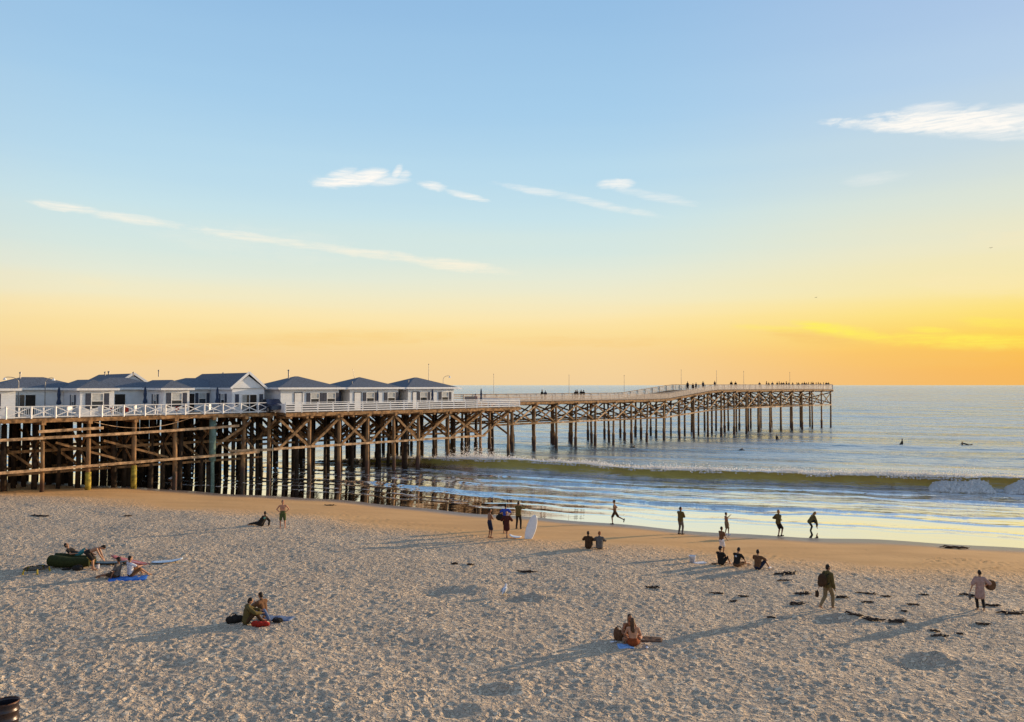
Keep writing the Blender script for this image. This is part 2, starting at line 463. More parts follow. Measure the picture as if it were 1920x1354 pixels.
# dents and footprints, stamped on a raster and sampled by the mesh
RX0, RX1, RY0, RY1, RS = -52.0, 52.0, 11.0, 72.0, 0.05
NX, NY = int((RX1 - RX0) / RS), int((RY1 - RY0) / RS)
HM = np.zeros((NY, NX))
def stamp(xs, ys, rx, ry, ang, depth, rim):
    K = 12
    oy, ox = np.mgrid[-K:K + 1, -K:K + 1]
    ix = ((xs - RX0) / RS).astype(int); iy = ((ys - RY0) / RS).astype(int)
    ok = (ix > K) & (ix < NX - K - 1) & (iy > K) & (iy < NY - K - 1)
    ix, iy, rx, ry, ang, depth = ix[ok], iy[ok], rx[ok], ry[ok], ang[ok], depth[ok]
    for b in range(0, len(ix), 4000):
        s_ = slice(b, b + 4000)
        ca, sa = np.cos(ang[s_])[:, None, None], np.sin(ang[s_])[:, None, None]
        u = (ox * ca + oy * sa) * RS / rx[s_][:, None, None]; v = (-ox * sa + oy * ca) * RS / ry[s_][:, None, None]
        r2 = np.sqrt(u * u + v * v)
        h = -np.exp(-r2 ** 4) + rim * np.exp(-((r2 - 1.45) ** 2) * 7)
        np.add.at(HM, (iy[s_][:, None, None] + oy, ix[s_][:, None, None] + ox), h * depth[s_][:, None, None])
n_d = 60000
sx = RNG.uniform(RX0, RX1, n_d); sy = RNG.uniform(RY0, RY1, n_d)
sq = landward(sx, sy)
keepd = (sq > 9.5 + 3.5 * vnoise(sx, sy, 6.0, 3)) & (np.abs(sx) < sy * 0.95 + 2)
sx, sy = sx[keepd], sy[keepd]
n_d = len(sx)
stamp(sx, sy, RNG.uniform(0.10, 0.20, n_d), RNG.uniform(0.07, 0.12, n_d), RNG.uniform(0, math.pi, n_d), RNG.uniform(0.006, 0.030, n_d), 0.75)
# fainter tracks on the smooth damp sand
n_t = 900
tx_ = RNG.uniform(-45, 40, n_t); tw = RNG.uniform(3.0, 12.0, n_t); ty_ = shore(tx_) - tw / 0.92
stamp(tx_, ty_, np.full(n_t, 0.15), np.full(n_t, 0.07), RNG.uniform(0, 3.1, n_t), RNG.uniform(0.01, 0.03, n_t), 0.4)
def hm_sample(X, Y):
    fx = np.clip((X - RX0) / RS, 0, NX - 2); fy = np.clip((Y - RY0) / RS, 0, NY - 2)
    ix, iy = fx.astype(int), fy.astype(int); tx, ty = fx - ix, fy - iy
    return (HM[iy, ix] * (1 - tx) + HM[iy, ix + 1] * tx) * (1 - ty) + (HM[iy + 1, ix] * (1 - tx) + HM[iy + 1, ix + 1] * tx) * ty

rows = np.exp(np.linspace(math.log(9.0), math.log(104.0), 800))
cols = np.linspace(-1.05, 1.05, 860)
Yg = np.repeat(rows[:, None], len(cols), 1); Xg = Yg * cols[None, :]
q = landward(Xg, Yg)
dry = sstep(9.5, 15.5, q + 2.0 * vnoise(Xg * 0.6, Yg, 5.0, 5, 4))
Zg = ground_np(Xg, Yg)
Zg += hm_sample(Xg, Yg) * sstep(1.0, 6.0, q)
Zg += dry * (0.022 * vnoise(Xg, Yg, 0.32, 8, 2) + 0.022 * vnoise(Xg, Yg, 0.8, 10, 2) + 0.10 * vnoise(Xg, Yg, 4.5, 9, 2) + 0.04 * vnoise(Xg, Yg, 1.7, 19, 2))
Zg += (1 - dry) * sstep(0.5, 5.0, q) * (0.012 * vnoise(Xg * 0.5 + Yg * 0.2, Yg, 1.3, 12, 3) + 0.03 * vnoise(Xg, Yg, 7.0, 14, 2))
# dug-up heaps of sand (pixel of the photograph, half width m, height m)
for px, py, hw, hh in ((962, 1286, 0.75, 0.26), (890, 1326, 0.9, 0.20), (1005, 1118, 1.1, 0.30), (872, 1104, 1.5, 0.28), (1752, 1232, 1.3, 0.28), (352, 1240, 0.7, 0.2), (325, 1230, 0.5, 0.16), (1575, 1160, 1.0, 0.22), (640, 1262, 0.6, 0.12)):
    p = at(px, py)
    ddx, ddy = Xg - p.x, Yg - p.y
    nn = 1 + 0.8 * vnoise(Xg, Yg, 0.5, int(px))
    hh = hh * 0.55; hw = hw * 0.8
    Zg += hh * nn * np.exp(-((ddx / hw) ** 2 + (ddy / (hw * 0.5)) ** 2)) - 0.6 * hh * nn * np.exp(-(((ddx + hw * 0.9) / hw) ** 2 + ((ddy + hw * 0.5) / (hw * 0.5)) ** 2))

def sand_material():
    m = bpy.data.materials.new('sand'); m.use_nodes = True
    t = NT(m.node_tree)
    p = t.new('ShaderNodeBsdfPrincipled'); o = t.new('ShaderNodeOutputMaterial'); t.l.new(p.outputs[0], o.inputs[0])
    g = t.new('ShaderNodeNewGeometry').outputs['Position']
    d = t.attr('dry'); wt = t.attr('soaked')
    n1 = t.noise(g, 0.35, 4.0, 0.6); n2 = t.noise(g, 7.0, 4.0, 0.7)
    dryc = t.mix(t.mapr(n1, 0.3, 0.7), (0.55, 0.435, 0.325), (0.45, 0.355, 0.27))
    dryc = t.mix(t.mapr(n2, 0.45, 0.75, 0.0, 0.35), dryc, (0.32, 0.26, 0.20))
    damp = t.mix(t.mapr(t.noise(t.mapping(g, scale=(0.4, 1.2, 1)), 0.5, 4.0), 0.3, 0.7), (0.72, 0.41, 0.17), (0.62, 0.345, 0.14))
    fl = t.noise(t.mapping(g, scale=(0.9, 1.15, 0.4)), 5.0, 2.0, 0.5, 0.3)
    fl = t.math('ADD', t.mapr(fl, 0.45, 0.63), t.math('MULTIPLY', t.mapr(t.noise(g, 9.5, 2.0, 0.5, 0.4), 0.46, 0.66), 0.55))    # sunlit flecks put into the colour: clods painted paler than the hollows
    dryc = t.mix(t.math('MULTIPLY', fl, 0.8), dryc, (0.80, 0.64, 0.47))
    c = t.mix(d, damp, dryc)
    c = t.mix(wt, c, (0.20, 0.155, 0.13))
    t.put(p.inputs['Base Color'], c)
    t.put(p.inputs['Roughness'], t.mapr(wt, 0, 1, t.mapr(d, 0, 1, 0.75, 0.95), 0.32))
    t.put(p.inputs['Specular IOR Level'], t.mapr(wt, 0, 1, 0.12, 0.5))
    h = t.math('ADD', t.math('MULTIPLY', t.math('ADD', t.math('MULTIPLY', fl, 2.5), t.math('MULTIPLY', t.noise(g, 14.0, 4.0, 0.65), 0.8)), d), t.math('MULTIPLY', t.noise(t.mapping(g, scale=(0.7, 1.6, 1)), 5.0, 4.0, 0.6), 0.25))
    t.put(p.inputs['Normal'], t.bump(h, t.mapr(wt, 0, 1, 1.0, 0.08), 0.035))
    return m
M['sand'] = sand_material()
soaked = 1 - sstep(1.0, 3.8, q + 0.25 * vnoise(Xg, Yg, 3.0, 21, 2))
o = grid_mesh('sand', Xg, Yg, Zg, M['sand'], keep=(q > -14), attrs={'dry': dry, 'soaked': soaked})
tag(o, kind='structure')
def gz(X, Y):
    'height of the finished sand (local mean)'
    ri = int(round((math.log(max(Y, 9.1)) - math.log(9.0)) / (math.log(104.0) - math.log(9.0)) * 799)); ci = int(round((X / Y + 1.05) / 2.1 * 859))
    if not (2 <= ri < 797 and 2 <= ci < 857): return float(ground_np(np.array([X]), np.array([Y]))[0])
    return float(Zg[ri - 2:ri + 3, ci - 2:ci + 3].mean())
# the wider beach around it, a coarser sheet just below
gx = np.linspace(-400, 400, 161); gy = np.linspace(-250, 130, 96)
GX, GY = np.meshgrid(gx, gy)
GZ = np.where(landward(GX, GY) > 0, ground_np(GX, GY), -0.6 + 0.05 * np.maximum(landward(GX, GY), -60)) - 0.18
o = grid_mesh('ground', GX, GY, GZ, M['sand'], attrs={'dry': sstep(10, 14, landward(GX, GY)), 'soaked': 0 * GX})
tag(o, kind='structure')

# ------------------------------------------------------------------ sea
BORES = [  # offshore distance, height, seed, ramp width
    (3.6, 0.022, 46), (5.9, 0.035, 47), (8.9, 0.13, 41), (11.6, 0.18, 42), (16.5, 0.12, 43), (20.5, 0.17, 44), (24.5, 0.10, 45)]
rows = [34.0]
while rows[-1] < 45000:
    y = rows[-1]
    rows.append(y + (0.15 if y < 70 else 0.0022 * y if y < 130 else 0.0042 * y if y < 400 else 0.03 * y))
rows = np.array(rows)
cols = np.linspace(-1.25, 1.25, 640)
Yw = np.repeat(rows[:, None], len(cols), 1); Xw = Yw * cols[None, :]
w_ = -landward(Xw, Yw)
along = Xw * 0.92 - Yw * 0.38
Zw = film_np(w_)
calm = 0.10 * sstep(5.0, 14.0, w_) + 0.90 * sstep(27.0, 60.0, w_)
foam = np.zeros_like(Zw)
fade_far = 1 - sstep(300, 900, Yw)
def frontline(seed, amp, L): return amp * vnoise(along, along * 0 + 3.3, L, seed, 3)
for w0, hgt, sd_ in BORES:
    d_ = w_ - w0 - frontline(sd_, 1.5, 16.0) - 0.35 * vnoise(along, w_ * 0.1, 1.6, sd_ + 7)
    A = hgt * np.clip(0.7 + 0.7 * vnoise(along, along * 0, 13.0, sd_ + 20, 2), 0.4 if w0 < 15 else 0.12, 1.5)
    A = A * (1 + 0.25 * vnoise(Xw, Yw, 0.5, sd_ + 30))
    prof = np.where(d_ < 0, sstep(-0.18, 0.0, d_), np.exp(-np.maximum(d_, 0) / 1.1))
    Zw = Zw + A * prof
    foam = np.maximum(foam, np.exp(-((d_ - 0.12) / 0.22) ** 2) * np.clip(A / hgt, 0, 1) * 0.2)
    foam = np.maximum(foam, np.exp(-np.maximum(d_, 0) / 2.2) * (d_ > 0.1) * 0.5)
# unbroken swell further out
for w0, hgt, wd, sd_ in ((66, 0.42, 3.5, 61), (84, 0.30, 4.5, 62), (112, 0.32, 6.0, 63), (150, 0.4, 8, 64), (205, 0.45, 10, 65), (270, 0.5, 12, 66), (350, 0.55, 15, 67)):
    d_ = w_ - w0 - frontline(sd_, 5.0, 45.0)
    A = hgt * np.clip(0.45 + 0.9 * vnoise(along, along * 0, 38.0, sd_ + 9, 2), 0.0, 1.3)
    Zw = Zw + A * np.exp(-(d_ / np.where(d_ < 0, wd * 0.45, wd)) ** 2)
chop = (0.075 * vnoise(along * 0.35, w_, 1.0, 71, 3) + 0.10 * vnoise(along * 0.3, w_, 4.2, 72, 2))
Zw = Zw + chop * calm * fade_far * sstep(12, 34, w_) + 0.012 * vnoise(along * 0.4, w_, 0.8, 73, 2) * sstep(6, 12, w_) * fade_far
# trough in front of the breaker
Zw = Zw - 0.12 * np.exp(-((w_ - 27.0) / 2.5) ** 2)
foam = np.maximum(foam, 0.55 * sstep(28, 31, w_) * (1 - sstep(33, 47, w_)))       # froth left behind the breaker
foam = np.maximum(foam, 0.42 * sstep(13, 15, w_) * (1 - sstep(26, 28, w_)))
foam = np.maximum(foam, 0.62 * sstep(22, 25, w_) * (1 - sstep(29, 30, w_)))

def water_material():
    m = bpy.data.materials.new('sea_water'); m.use_nodes = True
    t = NT(m.node_tree)
    o = t.new('ShaderNodeOutputMaterial')
    g = t.new('ShaderNodeNewGeometry').outputs['Position']
    ge = t.mapping(g, rot=(0, 0, R(22.4)))                        # x along the shore
    ca = t.attr('calm'); fm = t.attr('foam')
    s = t.new('ShaderNodeSeparateXYZ'); t.l.new(g, s.inputs[0])
    dist = s.outputs[1]
    n1 = t.noise(t.mapping(ge, scale=(0.35, 1.0, 1)), 0.9, 4.0, 0.6, 0.4)
    n2 = t.noise(t.mapping(ge, scale=(0.5, 1.0, 1)), 4.0, 3.0, 0.6)
    n3 = t.noise(t.mapping(ge, scale=(0.22, 1.0, 1)), 0.12, 4.0, 0.6, 0.6)
    h = t.math('ADD', t.math('MULTIPLY', n1, 0.42), t.math('MULTIPLY', n2, 0.05))
    h = t.math('ADD', h, t.math('MULTIPLY', n3, 2.2))
    st = t.math('ADD', t.math('MULTIPLY', ca, 0.85), 0.012)
    nrm_ = t.bump(h, st, 0.9)
    deep = t.mix(t.mapr(dist, 60, 120), (0.17, 0.16, 0.13), (0.11, 0.18, 0.22))
    dif = t.new('ShaderNodeBsdfDiffuse'); t.put(dif.inputs[0], deep)
    gl = t.new('ShaderNodeBsdfGlossy'); t.put(gl.inputs[0], (0.97, 0.97, 0.97)); t.put(gl.inputs[1], t.math('MULTIPLY', t.mapr(ca, 0, 1, 0.03, 0.26), t.mapr(t.noise(t.mapping(ge, scale=(0.12, 1.0, 1)), 0.09, 4.0, 0.6, 0.8), 0.35, 0.65, 0.35, 1.35)))
    t.put(gl.inputs['Normal'], nrm_)
    fr = t.new('ShaderNodeFresnel'); fr.inputs[0].default_value = 1.75; t.put(fr.inputs['Normal'], nrm_)
    fac = t.math('ADD', t.math('MULTIPLY', fr.outputs[0], 0.75), t.mapr(ca, 0, 0.6, 0.62, 0.28), clamp=True)
    mx = t.new('ShaderNodeMixShader'); t.put(mx.inputs[0], fac); t.l.new(dif.outputs[0], mx.inputs[1]); t.l.new(gl.outputs[0], mx.inputs[2])
    # foam: lacy patches
    fn = t.noise(t.mapping(ge, scale=(0.45, 1.0, 1)), 1.1, 5.0, 0.68, 1.2)
    fmask = t.mapr(t.math('ADD', fn, t.math('MULTIPLY', fm, 0.42)), 0.66, 0.86)
    fmask = t.math('MULTIPLY', fmask, t.mapr(fm, 0.02, 0.3, 0.0, 0.85))
    fd = t.new('ShaderNodeBsdfDiffuse'); t.put(fd.inputs[0], (0.72, 0.72, 0.74))
    mx2 = t.new('ShaderNodeMixShader'); t.put(mx2.inputs[0], fmask); t.l.new(mx.outputs[0], mx2.inputs[1]); t.l.new(fd.outputs[0], mx2.inputs[2])
    t.l.new(mx2.outputs[0], o.inputs[0])
    return m
M['sea_water'] = water_material()
o = grid_mesh('sea', Xw, Yw, Zw, M['sea_water'], keep=(w_ > -0.35), attrs={'calm': calm, 'foam': foam})
tag(o, kind='structure')

# the breaking wave: a steep olive wall with a curling lip
def wave_material():
    m = bpy.data.materials.new('wave_water'); m.use_nodes = True
    t = NT(m.node_tree)
    o = t.new('ShaderNodeOutputMaterial')
    g = t.new('ShaderNodeNewGeometry').outputs['Position']
    ge = t.mapping(g, rot=(0, 0, R(22.4)))
    n = t.noise(t.mapping(ge, scale=(0.25, 1, 1.6)), 1.6, 5.0, 0.6, 0.5)
    n2 = t.noise(t.mapping(ge, scale=(0.08, 0.3, 0.3)), 1.0, 3.0, 0.6)
    c = t.mix(t.mapr(n, 0.35, 0.65), (0.54, 0.50, 0.16), (0.37, 0.35, 0.115))
    c = t.mix(t.mapr(n2, 0.45, 0.7), c, (0.27, 0.16, 0.06))
    sx3 = t.new('ShaderNodeSeparateXYZ'); t.l.new(g, sx3.inputs[0])
    c = t.mix(t.math('MULTIPLY', t.mapr(sx3.outputs[0], 14.0, 36.0), t.mapr(n, 0.35, 0.6, 0.4, 0.9)), c, (0.44, 0.29, 0.085))   # sand stirred into the wave
    d = t.new('ShaderNodeBsdfDiffuse'); t.put(d.inputs[0], c)
    tr = t.new('ShaderNodeBsdfTranslucent'); t.put(tr.inputs[0], (0.92, 0.82, 0.28))
    gl = t.new('ShaderNodeBsdfGlossy'); t.put(gl.inputs[1], 0.18)
    nb = t.bump(n, 0.7, 0.25); t.put(gl.inputs['Normal'], nb); t.put(d.inputs['Normal'], nb)
    a = t.new('ShaderNodeMixShader'); a.inputs[0].default_value = 0.6; t.l.new(d.outputs[0], a.inputs[1]); t.l.new(tr.outputs[0], a.inputs[2])
    fr = t.new('ShaderNodeFresnel'); fr.inputs[0].default_value = 1.33; t.put(fr.inputs['Normal'], nb)
    b = t.new('ShaderNodeMixShader'); t.l.new(fr.outputs[0], b.inputs[0]); t.l.new(a.outputs[0], b.inputs[1]); t.l.new(gl.outputs[0], b.inputs[2])
    # froth streaming over the lip
    fmk = t.mapr(t.math('ADD', t.attr('froth'), t.math('MULTIPLY', t.noise(t.mapping(ge, scale=(0.6, 1, 0.5)), 2.2, 5.0, 0.7), 0.9)), 0.95, 1.15)
    fd = t.new('ShaderNodeBsdfDiffuse'); t.put(fd.inputs[0], (0.74, 0.73, 0.72))
    e = t.new('ShaderNodeMixShader'); t.l.new(fmk, e.inputs[0]); t.l.new(b.outputs[0], e.inputs[1]); t.l.new(fd.outputs[0], e.inputs[2])
    t.l.new(e.outputs[0], o.inputs[0])
    return m
M['wave_water'] = wave_material()
PROF = np.array([(-1.4, -0.12), (-0.6, -0.03), (-0.15, 0.08), (0.15, 0.30), (0.33, 0.60), (0.42, 0.90), (0.42, 1.14), (0.34, 1.30), (0.44, 1.40), (0.75, 1.42),
                 (1.3, 1.28), (2.1, 1.0), (3.2, 0.66), (4.8, 0.30), (7.0, 0.04), (9.0, -0.15)])
WX = np.arange(-26.0, 95.0, 0.14)
def wave_h(x): return np.interp(x, [-26, -16, -9, -4, 0, 8, 20, 34, 50, 70, 95], [0.05, 0.48, 0.72, 0.86, 0.92, 0.86, 0.78, 0.82, 0.9, 0.85, 0.6]) * (1 + 0.14 * vnoise(x, x * 0, 3.4, 91, 3))
def wave_base(x): return 28.6 + 0.9 * vnoise(x, x * 0, 11.0, 92, 3)
def wave_pt(x, dlt, z):
    w0 = wave_base(np.asarray([x]))[0] + dlt
    return Vector((x + dlt * 0.38, float(shore(np.array([x]))[0]) + w0 / 0.92 - dlt * 0.0, z))
WXX = np.repeat(WX[:, None], len(PROF), 1)
hh_ = wave_h(WX)[:, None]
DL = PROF[None, :, 0] * (0.5 + 0.5 * hh_) + 0.12 * vnoise(WXX, np.arange(len(PROF))[None, :] + 0 * WXX, 1.1, 93, 2)
ZZ = PROF[None, :, 1] * hh_ + 0.05 * vnoise(WXX, np.arange(len(PROF))[None, :] * 0.7 + 0 * WXX, 0.7, 94, 2) * (PROF[None, :, 1] > 0.2)
WXo = WXX + DL * 0.38
WYo = shore(WX)[:, None] + (wave_base(WX)[:, None]) / 0.92 + DL * 0.92
froth = np.repeat(np.interp(np.arange(len(PROF)), [0, 1, 2, 3, 6, 7, 8, 9, 10, 12, 15], [0.1, 0.45, 0.25, 0.12, 0.25, 0.55, 0.85, 0.85, 0.75, 0.62, 0.4])[None, :], len(WX), 0)
o = grid_mesh('breaking_wave', WXo, WYo, ZZ, M['wave_water'], attrs={'froth': froth})
tag(o, kind='structure')

# whitewater tumbling in front of the right hand end of the wave
def foam_material():
    m = bpy.data.materials.new('foam'); m.use_nodes = True; t = NT(m.node_tree)
    o = t.new('ShaderNodeOutputMaterial'); d = t.new('ShaderNodeBsdfDiffuse'); t.put(d.inputs[0], (0.82, 0.82, 0.83))
    tr = t.new('ShaderNodeBsdfTranslucent'); t.put(tr.inputs[0], (0.9, 0.88, 0.85))
    a = t.new('ShaderNodeMixShader'); a.inputs[0].default_value = 0.6; t.l.new(d.outputs[0], a.inputs[1]); t.l.new(tr.outputs[0], a.inputs[2]); t.l.new(a.outputs[0], o.inputs[0])
    return m
M['foam'] = foam_material()
def blobs(P_, r_, name):
    """many little froth lumps melted into one mesh"""
    t0 = [(0, 0, 1), (.894, 0, .447), (.276, .851, .447), (-.724, .526, .447), (-.724, -.526, .447), (.276, -.851, .447), (.724, .526, -.447), (-.276, .851, -.447), (-.894, 0, -.447), (-.276, -.851, -.447), (.724, -.526, -.447), (0, 0, -1)]
    f0 = [(0, 1, 2), (0, 2, 3), (0, 3, 4), (0, 4, 5), (0, 5, 1), (1, 6, 2), (2, 7, 3), (3, 8, 4), (4, 9, 5), (5, 10, 1), (2, 6, 7), (3, 7, 8), (4, 8, 9), (5, 9, 10), (1, 10, 6), (11, 7, 6), (11, 8, 7), (11, 9, 8), (11, 10, 9), (11, 6, 10)]
    n = len(r_); V_ = (P_[:, None, :] + np.array(t0)[None] * r_[:, None, None]).reshape(-1, 3); F_ = (np.array(f0)[None] + 12 * np.arange(n)[:, None, None]).reshape(-1, 3)
    me = bpy.data.meshes.new(name); me.from_pydata(V_.tolist(), [], F_.tolist()); me.materials.append(M['foam']); me.polygons.foreach_set('use_smooth', [True] * len(me.polygons))
    return link(bpy.data.objects.new(name, me))
def whitewater(name, x0, x1, zs, n, seed):
    rg = np.random.default_rng(seed); x = rg.uniform(x0, x1, n); k = rg.uniform(0, 1, n) ** 0.8
    env = np.clip(np.minimum((x - x0) / 1.3, (x1 - x) / 1.3), 0.0, 1) ** 0.5 * (0.8 + 0.3 * vnoise(x, x * 0, 1.2, seed, 3))
    z = np.sin(k * math.pi * 0.55) * zs * env * rg.uniform(0.75, 1.06, n); dl = -1.5 + 1.75 * k + rg.normal(0, 0.10, n)
    r = rg.uniform(0.05, 0.16, n) * (1.1 - 0.4 * k); z = z + rg.exponential(0.05, n) * (k > 0.7); dl = dl - 0.9 * (rg.uniform(0, 1, n) < 0.18) * rg.uniform(0, 1, n)
    o = blobs(np.stack([x + dl * 0.38, shore(x) + wave_base(x) / 0.92 + dl * 0.92, z], -1), r, name)
    md = o.modifiers.new('melt', 'REMESH'); md.mode = 'VOXEL'; md.voxel_size = 0.055; md.use_smooth_shade = True
    sm = o.modifiers.new('soft', 'SMOOTH'); sm.iterations = 3; sm.factor = .5
    return tag(o, kind='stuff')
tag(whitewater('foam', 40.2, 45.6, 1.0, 4200, 6), 'white tumbling foam in front of the olive breaking wave', 'foam')
tag(whitewater('foam', 46.6, 62.0, 1.1, 10500, 7), 'bluish white foam wall at the frame edge of the breaking wave', 'foam')

def crest():
    rg = np.random.default_rng(17); n = 15000; x = rg.uniform(-22, 76, n)
    dn = np.clip(0.25 + 1.5 * vnoise(x, x * 0, 2.6, 55, 3), 0.03, 1); x = x[rg.uniform(0, 1, n) < dn]; n = len(x); h = wave_h(x)
    dl = rg.uniform(0.25, 2.6, n) ** 1.0; dl = dl - 0.2
    z = np.interp(dl, PROF[6:, 0], PROF[6:, 1]) * h + rg.normal(0.01, 0.03, n); dl = dl * (0.5 + 0.5 * h)
    return blobs(np.stack([x + dl * 0.38, shore(x) + wave_base(x) / 0.92 + dl * 0.92, z], -1), rg.uniform(0.03, 0.095, n), 'foam')
tag(crest(), 'broken foam along the crest of the breaking wave', 'foam', kind='stuff')
# golden spray torn off the crest: countless droplets, one object
def spray():
    vs = []; fs = []
    rg = np.random.default_rng(5)
    n = 60000
    xs = rg.uniform(-20, 80, n)
    dens = 0.10 + 0.9 * np.clip(vnoise(xs, xs * 0, 2.3, 33, 2) * 1.8, 0, 1)
    dens += 1.6 * np.exp(-((xs + 5) / 3.4) ** 2) + 1.0 * np.exp(-((xs - 36) / 7) ** 2)
    keep = rg.uniform(0, 2.0, n) < dens
    xs = xs[keep]; n = len(xs)
    up = rg.exponential(0.12, n) * (1 + 2.2 * np.exp(-((xs + 5.5) / 3.2) ** 2) + 1.6 * np.exp(-((xs - 44) / 4) ** 2))
    back = rg.normal(1.0, 0.8, n) + up * 0.8
    z = (1.40 - 0.22 * np.clip(back - 0.8, 0, 3)) * wave_h(xs) + up
    X = xs + back * 0.38; Y = shore(xs) + wave_base(xs) / 0.92 + back * 0.92
    s = rg.uniform(0.016, 0.06, n) * np.where(up > 0.25, 0.7, 1.0)
    tet = np.array([(1, 1, 1), (-1, -1, 1), (-1, 1, -1), (1, -1, -1)], float)
    P = np.stack([X, Y, z], -1)[:, None, :] + tet[None] * s[:, None, None]
    F = (np.array([(0, 1, 2), (0, 3, 1), (0, 2, 3), (1, 3, 2)])[None] + 4 * np.arange(n)[:, None, None]).reshape(-1, 3)
    me = bpy.data.meshes.new('spray'); me.from_pydata(P.reshape(-1, 3).tolist(), [], F.tolist()); me.materials.append(M['foam'])
    return link(bpy.data.objects.new('spray', me))
tag(spray(), 'sunlit spray blown off the crest of the breaking wave', 'spray', kind='stuff')
# ------------------------------------------------------------------ the pier
PA = R(47.5)
PU = Vector((math.sin(PA), math.cos(PA), 0)); PN = Vector((-math.cos(PA), math.sin(PA), 0))
PROT = math.atan2(PU.y, PU.x)
def P(s, t, z): return PU * s + PN * t + Vector((0, 0, z))
DW = 7.08                                            # deck of the wide part
S_X0, S_X1, S_W1 = 8.0, 38.0, 71.5                   # lattice railing, slatted railing, end of the wide part
T_X, T_SL, T_BACK = 78.4, 76.4, 101.0
S_END, T_NR, T_FR = 182.0, 86.3, 97.0
def deck_z(s): return 7.46 + 1.56 * min(1.0, max(0.0, (s - 117.0) / 16.0))
pier = thing('pier', 'long wooden pier on tall brown piles running out over the surf', 'pier', P(40, 85, 0), PROT)
bpy.context.view_layer.update()
PINV = pier.matrix_world.inverted()
def pbuild(mb, name, m, parent=None, smooth=False, label=None, kind=None):
    mb.v = [tuple(PINV @ Vector(v)) for v in mb.v]
    o = mb.build(name, m, parent or pier, smooth)
    if label: o['label'] = label
    if kind: o['kind'] = kind
    return o
def pbox(mb, s0, s1, t0, t1, z0, z1):
    vs = [P(s, t, z) for s in (s0, s1) for t in (t0, t1) for z in (z0, z1)]
    mb.add(vs, [(0, 2, 3, 1), (4, 5, 7, 6), (0, 1, 5, 4), (2, 6, 7, 3), (0, 4, 6, 2), (1, 3, 7, 5)])
# decks
mb = MB(); pbox(mb, S_X0, S_X1, T_X, T_BACK, DW - 0.22, DW); pbox(mb, S_X1, S_W1, T_SL, T_BACK, DW - 0.22, DW)
pbuild(mb, 'deck', M['wood_deck'])
mb = MB()
ss = [S_W1 - 8, S_W1 + 0.01] + list(np.arange(76, 116, 8)) + list(np.arange(116, 135, 2)) + list(np.arange(138, S_END, 8)) + [S_END]
for a, b in zip(ss[1:-1], ss[2:]):
    za, zb = deck_z(a), deck_z(b)
    vs = [P(a, T_NR, za), P(a, T_FR, za), P(b, T_FR, zb), P(b, T_NR, zb), P(a, T_NR, za - .22), P(a, T_FR, za - .22), P(b, T_FR, zb - .22), P(b, T_NR, zb - .22)]
    mb.add(vs, [(3, 2, 1, 0), (4, 5, 6, 7), (0, 1, 5, 4), (2, 3, 7, 6), (1, 2, 6, 5), (3, 0, 4, 7)])
pbuild(mb, 'walkway', M['wood_deck'])
# stringers under the edges
def rim(name, pts, h, wd, m, drop=0.0):
    mb = MB()
    for a, b in zip(pts[:-1], pts[1:]):
        mb.beam(a - Vector((0, 0, drop + h / 2)), b - Vector((0, 0, drop + h / 2)), wd, h)
    return pbuild(mb, name, m)
rim('fascia', [P(S_X0, T_X - .06, DW - .01), P(S_X1, T_X - .06, DW - .01)], 0.34, 0.09, M['wood_fascia'])
rim('fascia', [P(S_X1 + .1, T_SL - .06, DW - .03), P(S_W1, T_SL - .06, DW - .03)], 0.36, 0.09, M['wood_fascia'])
rim('fascia', [P(S_W1 + .06, T_SL, DW - .03), P(S_W1 + .06, T_BACK, DW - .03)], 0.36, 0.09, M['wood_fascia'])
rim('fascia', [P(a, T_NR - .06, deck_z(a) - .03) for a in ss[1:]], 0.38, 0.09, M['wood_fascia'])
rim('fascia', [P(a, T_FR + .06, deck_z(a) - .03) for a in ss[1:]], 0.38, 0.09, M['wood_fascia'])
rim('fascia', [P(S_END + .06, T_NR, deck_z(S_END) - .03), P(S_END + .06, T_FR, deck_z(S_END) - .03)], 0.38, 0.09, M['wood_fascia'])
# cantilever beam ends poking out below the slatted railing
for s in np.arange(38.6, 71, 1.86):
    mb = MB(); pbox(mb, s - .11, s + .11, T_SL - .28, T_SL + 3.0, DW - .62, DW - .40); pbuild(mb, 'joist', M['wood_fascia'])

# ---- piles: candidates are sorted by how large they show, the first 100 become parts
rp = random.Random(3)
piles = []
def ground_or_sea(s, t):
    p = P(s, t, 0); q_ = float(landward(np.array([p.x]), np.array([p.y]))[0])
    return -1.2 if q_ < 0 else gz(p.x, p.y) - 0.6
W_BENTS = [9.2, 12.7, 16.4, 20.1, 24.0, 27.7, 31.4, 34.7, 37.4, 41.0, 44.6, 48.2, 51.7, 55.2, 59.7, 64.9, 69.6]
def add_pile(s, t, ztop, r, tilt=0.0, wrap=False, prio=1.0):
    ds = rp.uniform(-.05, .05) + tilt
    dt = rp.uniform(-.08, .08)
    zb = ground_or_sea(s + ds, t + dt)
    a, b = P(s, t, ztop), P(s + ds * (ztop - zb) / 7, t + dt, zb)
    mid = a.lerp(b, 0.5) + Vector((rp.uniform(-.04, .04), rp.uniform(-.04, .04), 0))
    d = math.hypot(a.x, a.y)
    piles.append((prio * r * (ztop - zb) / d, a, mid, b, r, wrap, s, t))
